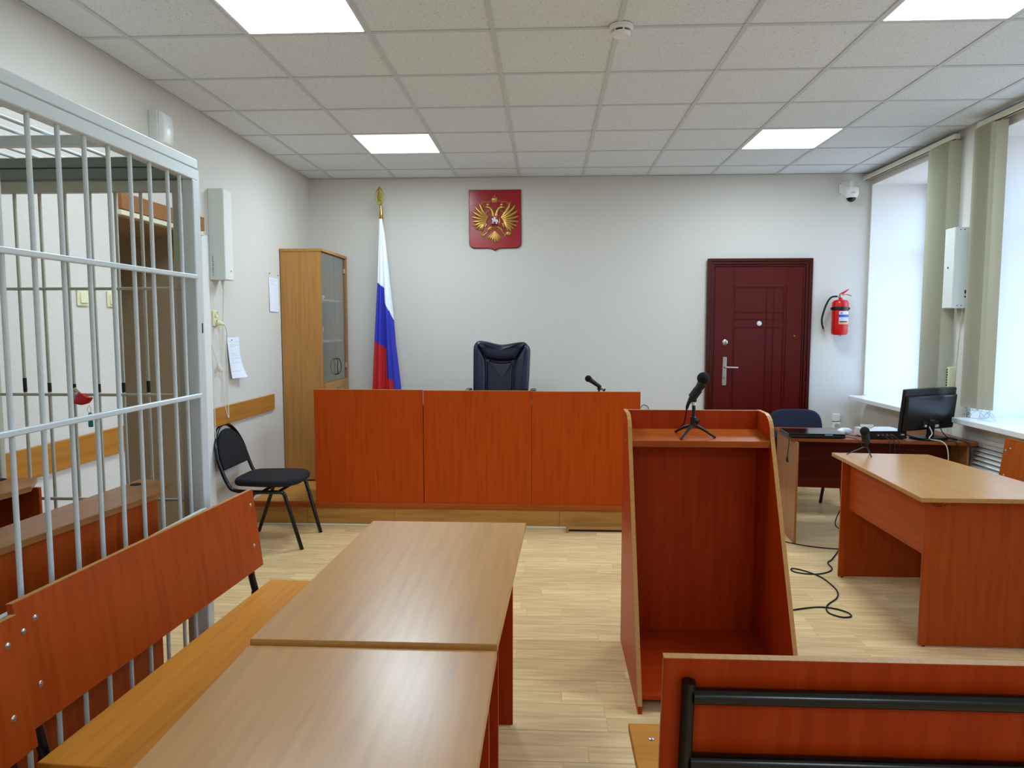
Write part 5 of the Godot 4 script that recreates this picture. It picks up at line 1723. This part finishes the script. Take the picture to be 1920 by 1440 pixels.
# ---------------------------------------------------------------- right half of the floor
func right_side() -> void:
	bench("cherry bench in the right foreground, seen from behind with its black frame", Vector3(1.68, 0, -1.54), PI)
	bench("orange-brown bench along the window wall, its back against the radiator grille", Vector3(2.81, 0, -4.545), -PI / 2, 1.2, M.browny)
	# desk with trapezoid top
	var t := thing("desk", "tan-topped wooden desk at right with a microphone on it", "desk", Vector3(2.1, 0, -3.9))
	var s := S()
	slab(s, [Vector2(1.803, 4.529), Vector2(1.748, 3.341), Vector2(2.49, 3.332), Vector2(2.376, 4.488)], Vector3(0, 0.739, 0), Vector3.RIGHT, Vector3.FORWARD, Vector3.UP, 0.022, 0.0015)
	obj("desk_top", s, M.tanz, t)
	s = S()
	obj("near_panel", box(Vector3(1.805, 0.006, -3.428), Vector3(2.44, 0.728, -3.412)), M.russety, t)
	obj("far_panel", box(Vector3(1.803, 0.006, -4.376), Vector3(2.34, 0.728, -4.36)), M.russety, t)
	obj("modesty_panel", box(Vector3(1.848, 0.43, -4.36), Vector3(1.864, 0.728, -3.428)), M.russetz, t)
	s = S()
	for q in [Vector2(1.83, -3.42), Vector2(2.42, -3.42), Vector2(1.83, -4.368), Vector2(2.32, -4.368)]:
		rod(s, Vector3(q.x, 0, q.y), Vector3(q.x, 0.006, q.y), 0.007, 10)
	obj("glide", s, M.black, t)
	var tx := TextMesh.new()
	var font := SystemFont.new()
	font.font_names = PackedStringArray(["Droid Sans"])
	tx.font = font
	tx.text = "ПДД. к"
	tx.font_size = 24
	tx.pixel_size = 0.0009
	tx.depth = 0.0006
	var o := MeshInstance3D.new()
	o.mesh = tx
	o.material_override = M.ink
	o.name = "handwriting"
	o.position = Vector3(1.868, 0.70, -3.4115) - O
	o.rotation = Vector3(0, 0, 0.02)
	t.add_child(o)
	# small microphone on a folding tripod
	t = thing("desk_microphone", "small black microphone on a thin tripod on the right desk", "microphone", Vector3(1.975, 0.75, -4.46))
	var hub := Vector3(1.985, 0.805, -4.46)
	for f in [Vector2(1.870, -4.46), Vector2(1.978, -4.372), Vector2(2.036, -4.52)]:
		s = S()
		tube(s, [hub, Vector3(f.x, 0.754, f.y)], [0.0045, 0.0032], 8)
		ball(s, Vector3(f.x, 0.7545, f.y), Vector3(0.005, 0.0045, 0.005), Basis(), 8)
		obj("leg", s, M.black, t)
	s = S()
	rod(s, hub + Vector3(0, -0.012, 0), hub + Vector3(0, 0.028, 0), 0.009, 12, 0.002)
	rod(s, hub + Vector3(0.006, 0.016, 0.0), hub + Vector3(0.028, 0.024, 0.004), 0.005, 10, 0.001)
	obj("ball_head", s, M.black, t)
	s = S()
	rod(s, Vector3(1.982, 0.83, -4.46), Vector3(1.972, 0.895, -4.46), 0.024, 18, 0.004)
	obj("capsule_body", s, M.black, t)
	s = S()
	ball(s, Vector3(1.971, 0.897, -4.46), Vector3(0.0285, 0.0285, 0.0285), Basis(), 18)
	obj("windscreen", s, M.foam, t)
	# secretary's desk
	t = thing("desk", "brown desk by the windows holding the monitor and laptop", "desk", Vector3(2.35, 0, -5.35))
	s = S()
	slab(s, [Vector2(1.742, 5.10), Vector2(1.80, 5.67), Vector2(2.985, 5.56), Vector2(2.955, 4.955)], Vector3(0, 0.739, 0), Vector3.RIGHT, Vector3.FORWARD, Vector3.UP, 0.022, 0.0015)
	obj("desk_top", s, M.walnutx, t)
	s = S()
	slab(s, [Vector2(1.762, 5.04), Vector2(1.778, 5.04), Vector2(1.832, 5.63), Vector2(1.816, 5.63)], Vector3(0, 0.364, 0), Vector3.RIGHT, Vector3.FORWARD, Vector3.UP, 0.728, 0.001)
	obj("side_panel", s, M.hazely, t)
	s = S()
	slab(s, [Vector2(2.90, 4.99), Vector2(2.916, 4.99), Vector2(2.96, 5.52), Vector2(2.944, 5.52)], Vector3(0, 0.364, 0), Vector3.RIGHT, Vector3.FORWARD, Vector3.UP, 0.728, 0.001)
	obj("side_panel", s, M.hazely, t)
	s = S()
	slab(s, [Vector2(1.80, 5.36), Vector2(1.80, 5.376), Vector2(2.93, 5.24), Vector2(2.93, 5.224)], Vector3(0, 0.535, 0), Vector3.RIGHT, Vector3.FORWARD, Vector3.UP, 0.386, 0.001)
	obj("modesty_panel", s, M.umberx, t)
	visitor_chair("dark blue upholstered chair behind the brown desk by the window", Vector3(2.20, 0, -6.05), 0, M.bluecloth, true)
	# laptop, closed
	t = thing("laptop", "closed black laptop lying on the brown desk", "laptop", Vector3(1.93, 0.75, -5.22), deg_to_rad(-4), "", true)
	s = S()
	slab(s, round_poly([Vector2(-0.195, -0.135), Vector2(0.195, -0.135), Vector2(0.195, 0.135), Vector2(-0.195, 0.135)], 0.015), Vector3(0, 0.013, 0), Vector3.RIGHT, Vector3.BACK, Vector3.UP, 0.018, 0.004, 2)
	obj("base", s, M.black, t)
	s = S()
	slab(s, round_poly([Vector2(-0.195, -0.135), Vector2(0.195, -0.135), Vector2(0.195, 0.135), Vector2(-0.195, 0.135)], 0.015), Vector3(0, 0.029, 0), Vector3.RIGHT, Vector3.BACK, Vector3.UP, 0.013, 0.004, 2)
	obj("lid", s, mat(Color(0.02, 0.02, 0.025), 0.15), t)
	s = S()
	for i in 6:
		bx(s, Vector3(0.055 + 0.009 * i, 0.028, 0.1352), Vector3(0.006, 0.006 if i % 2 == 0 else 0.005, 0.001), 0)
	obj("lettering", s, M.silver, t)
	s = S()
	for x in [-0.16, 0.16]:
		for z in [-0.11, 0.11]:
			rod(s, Vector3(x, 0, z), Vector3(x, 0.005, z), 0.008, 10)
	obj("foot", s, M.rubber, t)
	# mouse
	t = thing("mouse", "silver computer mouse behind the laptop", "mouse", Vector3(2.235, 0.75, -5.40), 0, "", true)
	s = S()
	lathe(s, [Vector2(1, 0), Vector2(0.98, 0.35), Vector2(0.82, 0.72), Vector2(0.5, 0.95), Vector2(0, 1.0)], Transform3D(Basis(Vector3(0.058, 0, 0), Vector3(0, 0.036, 0), Vector3(0, 0, 0.034)), Vector3.ZERO), 22)
	obj("shell", s, M.silver, t)
	s = S()
	bx(s, Vector3(-0.03, 0.031, 0), Vector3(0.02, 0.008, 0.006), 0.002)
	obj("wheel", s, M.black, t)
	# recorder box
	t = thing("recorder_box", "flat black recorder with cables at its front, beside the monitor", "recorder", Vector3(2.40, 0.75, -5.19), deg_to_rad(3), "", true)
	s = S()
	bx(s, Vector3(0, 0.033, 0), Vector3(0.26, 0.054, 0.22), 0.002)
	obj("case", s, M.silver, t)
	obj("front_panel", box(Vector3(-0.13, 0.005, 0.108), Vector3(0.13, 0.059, 0.114), 0.001), M.black, t)
	s = S()
	for i in 4:
		rod(s, Vector3(-0.075 + 0.032 * i, 0.032, 0.112), Vector3(-0.075 + 0.032 * i, 0.032, 0.128), 0.006, 10)
	obj("connector", s, M.steel, t)
	obj("sticker", box(Vector3(0.09, 0.03, 0.1135), Vector3(0.115, 0.038, 0.1145), 0), M.white, t)
	s = S()
	for x in [-0.11, 0.11]:
		for z in [-0.09, 0.09]:
			rod(s, Vector3(x, 0, z), Vector3(x, 0.007, z), 0.01, 10)
	obj("foot", s, M.rubber, t)
	O = Vector3(2.35, 0.75, -5.1)
	for i in 3:
		s = S()
		var x := 2.345 + 0.032 * i
		tube(s, smooth_path([Vector3(x, 0.783, -5.062), Vector3(x + 0.015, 0.783, -5.04), Vector3(x + 0.03, 0.76, -5.0), Vector3(x + 0.035, 0.70, -4.985), Vector3(x + 0.04, 0.60, -5.0), Vector3(x + 0.04, 0.45, -5.03)], 5), 0.003, 7)
		tag(obj("video_cable", s, M.rubber), ["dark cable leaving the recorder's front, the one nearest the mouse", "dark cable leaving the recorder's front, the middle of three", "dark cable leaving the recorder's front, the one nearest the monitor"][i], "cable")
	O = Vector3(2.37, 0.797, -5.27)
	s = S()
	var coil := []
	for i in 46:
		var a := TAU * i / 15.0
		coil.append(Vector3(2.33 + cos(a) * (0.04 + 0.004 * sin(i * 0.7)), 0.815 + 0.0045 * (i / 15.0) + 0.003 * sin(i * 1.3), -5.24 + sin(a) * 0.035))
	tube(s, coil, 0.003, 6)
	tag(obj("coiled_cable", s, M.cable), "coil of white cable lying on top of the black recorder", "cable")
	monitor()
	# loose cables
	O = Vector3(1.75, 0.76, -5.15)
	s = S()
	tube(s, smooth_path([Vector3(1.76, 0.765, -5.20), Vector3(1.735, 0.77, -5.12), Vector3(1.722, 0.74, -5.08), Vector3(1.715, 0.68, -5.07), Vector3(1.71, 0.62, -5.07)], 6), 0.003, 7)
	tube(s, [Vector3(1.71, 0.625, -5.07), Vector3(1.708, 0.60, -5.07), Vector3(1.714, 0.585, -5.07)], [0.004, 0.009, 0.007], 8)
	tag(obj("hanging_cable", s, M.rubber), "short black cable with a plug hanging off the brown desk's left corner", "cable")
	O = Vector3(2.2, 0.755, -5.2)
	s = S()
	tube(s, smooth_path([Vector3(2.235, 0.757, -5.36), Vector3(2.20, 0.755, -5.28), Vector3(2.23, 0.756, -5.20), Vector3(2.29, 0.756, -5.15), Vector3(2.27, 0.77, -5.12)], 6), 0.0025, 6)
	tag(obj("mouse_cable", s, M.rubber), "thin dark mouse cable trailing over the brown desk towards the recorder", "cable")
	s = S()
	tube(s, smooth_path([Vector3(2.125, 0.757, -5.13), Vector3(2.17, 0.755, -5.10), Vector3(2.195, 0.74, -5.035), Vector3(2.21, 0.66, -5.01), Vector3(2.22, 0.50, -5.03)], 6), 0.0025, 6)
	tag(obj("laptop_cable", s, M.rubber), "thin dark cable from the laptop's corner down over the brown desk's front edge", "cable")
	O = Vector3(1.8, 0, -4.6)
	s = S()
	var fl := [Vector2(1.30, -3.80), Vector2(1.36, -3.829), Vector2(1.45, -3.86), Vector2(1.52, -3.87), Vector2(1.585, -3.85), Vector2(1.63, -3.80), Vector2(1.625, -3.75), Vector2(1.57, -3.74), Vector2(1.525, -3.80), Vector2(1.56, -3.90), Vector2(1.655, -4.01), Vector2(1.70, -4.12), Vector2(1.705, -4.25), Vector2(1.69, -4.36), Vector2(1.63, -4.46), Vector2(1.57, -4.50), Vector2(1.56, -4.44), Vector2(1.64, -4.40), Vector2(1.74, -4.42), Vector2(1.82, -4.50), Vector2(1.84, -4.62), Vector2(1.90, -4.70), Vector2(2.05, -4.95), Vector2(2.16, -5.2)]
	var fp := []
	for v in fl:
		fp.append(Vector3(v.x, 0.005, v.y))
	tube(s, smooth_path(fp, 6), 0.0042, 8)
	tag(obj("floor_cable", s, M.rubber), "black cable snaking in loops over the floor between lectern and desks", "cable")
	O = Vector3(1.9, 0, -5.0)
	s = S()
	tube(s, smooth_path([Vector3(1.70, 0.005, -5.10), Vector3(1.737, 0.005, -5.047), Vector3(1.85, 0.005, -4.97), Vector3(2.02, 0.005, -4.918), Vector3(2.2, 0.005, -4.93), Vector3(2.5, 0.005, -5.0)], 6), 0.004, 8)
	tag(obj("floor_cable", s, M.rubber), "black cable running across the floor from the brown desk's left side panel", "cable")
	s = S()
	tube(s, smooth_path([Vector3(2.30, 0.34, -5.45), Vector3(2.27, 0.2, -5.45), Vector3(2.22, 0.05, -5.46), Vector3(2.235, 0.005, -5.42), Vector3(2.30, 0.005, -5.30), Vector3(2.42, 0.005, -5.30)], 6), 0.004, 8)
	tag(obj("floor_cable", s, M.rubber), "black cable hanging below the brown desk's front board and curling on the floor", "cable")

func monitor() -> void:
	var t := thing("monitor", "black computer monitor seen from behind on the brown desk", "monitor", Vector3(2.70, 0.75, -5.14), deg_to_rad(26), "", true)
	# local: screen faces -z, back faces +z
	var tilt := Basis(Vector3.RIGHT, 0.10)
	var c := Vector3(0, 0.212, 0)
	var u := tilt * Vector3.RIGHT
	var v := tilt * Vector3.UP
	var w := tilt * Vector3.BACK
	# slightly wider at the top as seen in the shell
	var s := S()
	slab(s, round_poly([Vector2(-0.262, -0.15), Vector2(0.262, -0.15), Vector2(0.262, 0.15), Vector2(-0.262, 0.15)], 0.01, 3), c, u, v, w, 0.026, 0.005, 2)
	obj("bezel", s, M.black, t)
	s = S()
	slab(s, round_poly([Vector2(-0.255, -0.145), Vector2(0.255, -0.145), Vector2(0.255, 0.105), Vector2(-0.255, 0.105)], 0.012, 3), c + w * 0.02, u, v, w, 0.03, 0.014, 3)
	obj("back_cover", s, mat(Color(0.018, 0.018, 0.021), 0.3), t)
	s = S()
	bx(s, c + w * 0.036 + v * -0.105, Vector3(0.16, 0.05, 0.012), 0.004, tilt)
	obj("port_cover", s, M.hole, t)
	s = S()
	slab(s, [Vector2(-0.246, -0.137), Vector2(0.246, -0.137), Vector2(0.246, 0.137), Vector2(-0.246, 0.137)], c - w * 0.0135, u, v, w, 0.001, 0)
	obj("screen", s, mat(Color(0.01, 0.01, 0.012), 0.1), t)
	s = S()
	for i in 7:
		bx(s, c + u * (-0.232 + 0.016 * i) + v * 0.125 + w * 0.0135, Vector3(0.009 if i % 2 == 0 else 0.006, 0.008 - 0.001 * (i % 3), 0.001), 0, tilt)
	bx(s, c + u * -0.01 + v * 0.122 + w * 0.0135, Vector3(0.003, 0.022, 0.001), 0, tilt * Basis(Vector3(0, 0, 1), -0.5))
	obj("marking", s, mat(Color(0.11, 0.11, 0.12), 0.7), t)
	s = S()
	bx(s, c + v * -0.118 + w * 0.044 + u * 0.06, Vector3(0.035, 0.02, 0.014), 0.003, tilt)
	bx(s, c + v * -0.115 + w * 0.044 + u * 0.015, Vector3(0.03, 0.014, 0.012), 0.003, tilt)
	bx(s, c + v * -0.112 + w * 0.044 + u * -0.055, Vector3(0.016, 0.016, 0.014), 0.003, tilt)
	obj("connector", s, M.sink, t)
	s = S()
	bx(s, Vector3(0, 0.07, 0.03), Vector3(0.058, 0.14, 0.03), 0.008, Basis(Vector3.RIGHT, 0.05))
	obj("neck", s, M.black, t)
	s = S()
	slab(s, round_poly([Vector2(-0.12, -0.085), Vector2(0.12, -0.085), Vector2(0.12, 0.085), Vector2(-0.12, 0.085)], 0.05), Vector3(0, 0.008, 0.02), Vector3.RIGHT, Vector3.BACK, Vector3.UP, 0.016, 0.005, 2)
	obj("base", s, M.black, t)
	var T := Transform3D(Basis(Vector3.UP, deg_to_rad(26)), Vector3(2.70, 0.75, -5.14))
	O = Vector3(2.7, 0.75, -5.0)
	s = S()
	tube(s, smooth_path([T * Vector3(-0.055, 0.095, 0.06), T * Vector3(-0.05, 0.05, 0.08), Vector3(2.66, 0.765, -5.02), Vector3(2.71, 0.758, -4.965), Vector3(2.735, 0.72, -4.935), Vector3(2.745, 0.62, -4.93), Vector3(2.745, 0.45, -4.95)], 6), 0.0035, 7)
	tag(obj("monitor_cable", s, M.cable), "pale video cable looping from the monitor's back over the desk edge", "cable")
	s = S()
	tube(s, smooth_path([T * Vector3(0.06, 0.09, 0.055), T * Vector3(0.075, 0.04, 0.075), Vector3(2.83, 0.76, -5.07), Vector3(2.87, 0.757, -4.99), Vector3(2.885, 0.73, -4.935), Vector3(2.89, 0.6, -4.93)], 6), 0.0035, 7)
	tube(s, [Vector3(2.828, 0.762, -5.075), Vector3(2.85, 0.759, -5.03)], 0.008, 10)
	tag(obj("monitor_cable", s, M.rubber), "black cable with a ferrite bead from the monitor to the desk's right corner", "cable")
	s = S()
	tube(s, smooth_path([Vector3(2.50, 0.80, -5.10), Vector3(2.56, 0.775, -5.06), Vector3(2.66, 0.757, -5.04), Vector3(2.76, 0.756, -5.0), Vector3(2.81, 0.75, -4.96), Vector3(2.82, 0.68, -4.945)], 6), 0.0035, 7)
	tag(obj("monitor_cable", s, M.rubber), "black cable lying across the desk in front of the monitor foot", "cable")
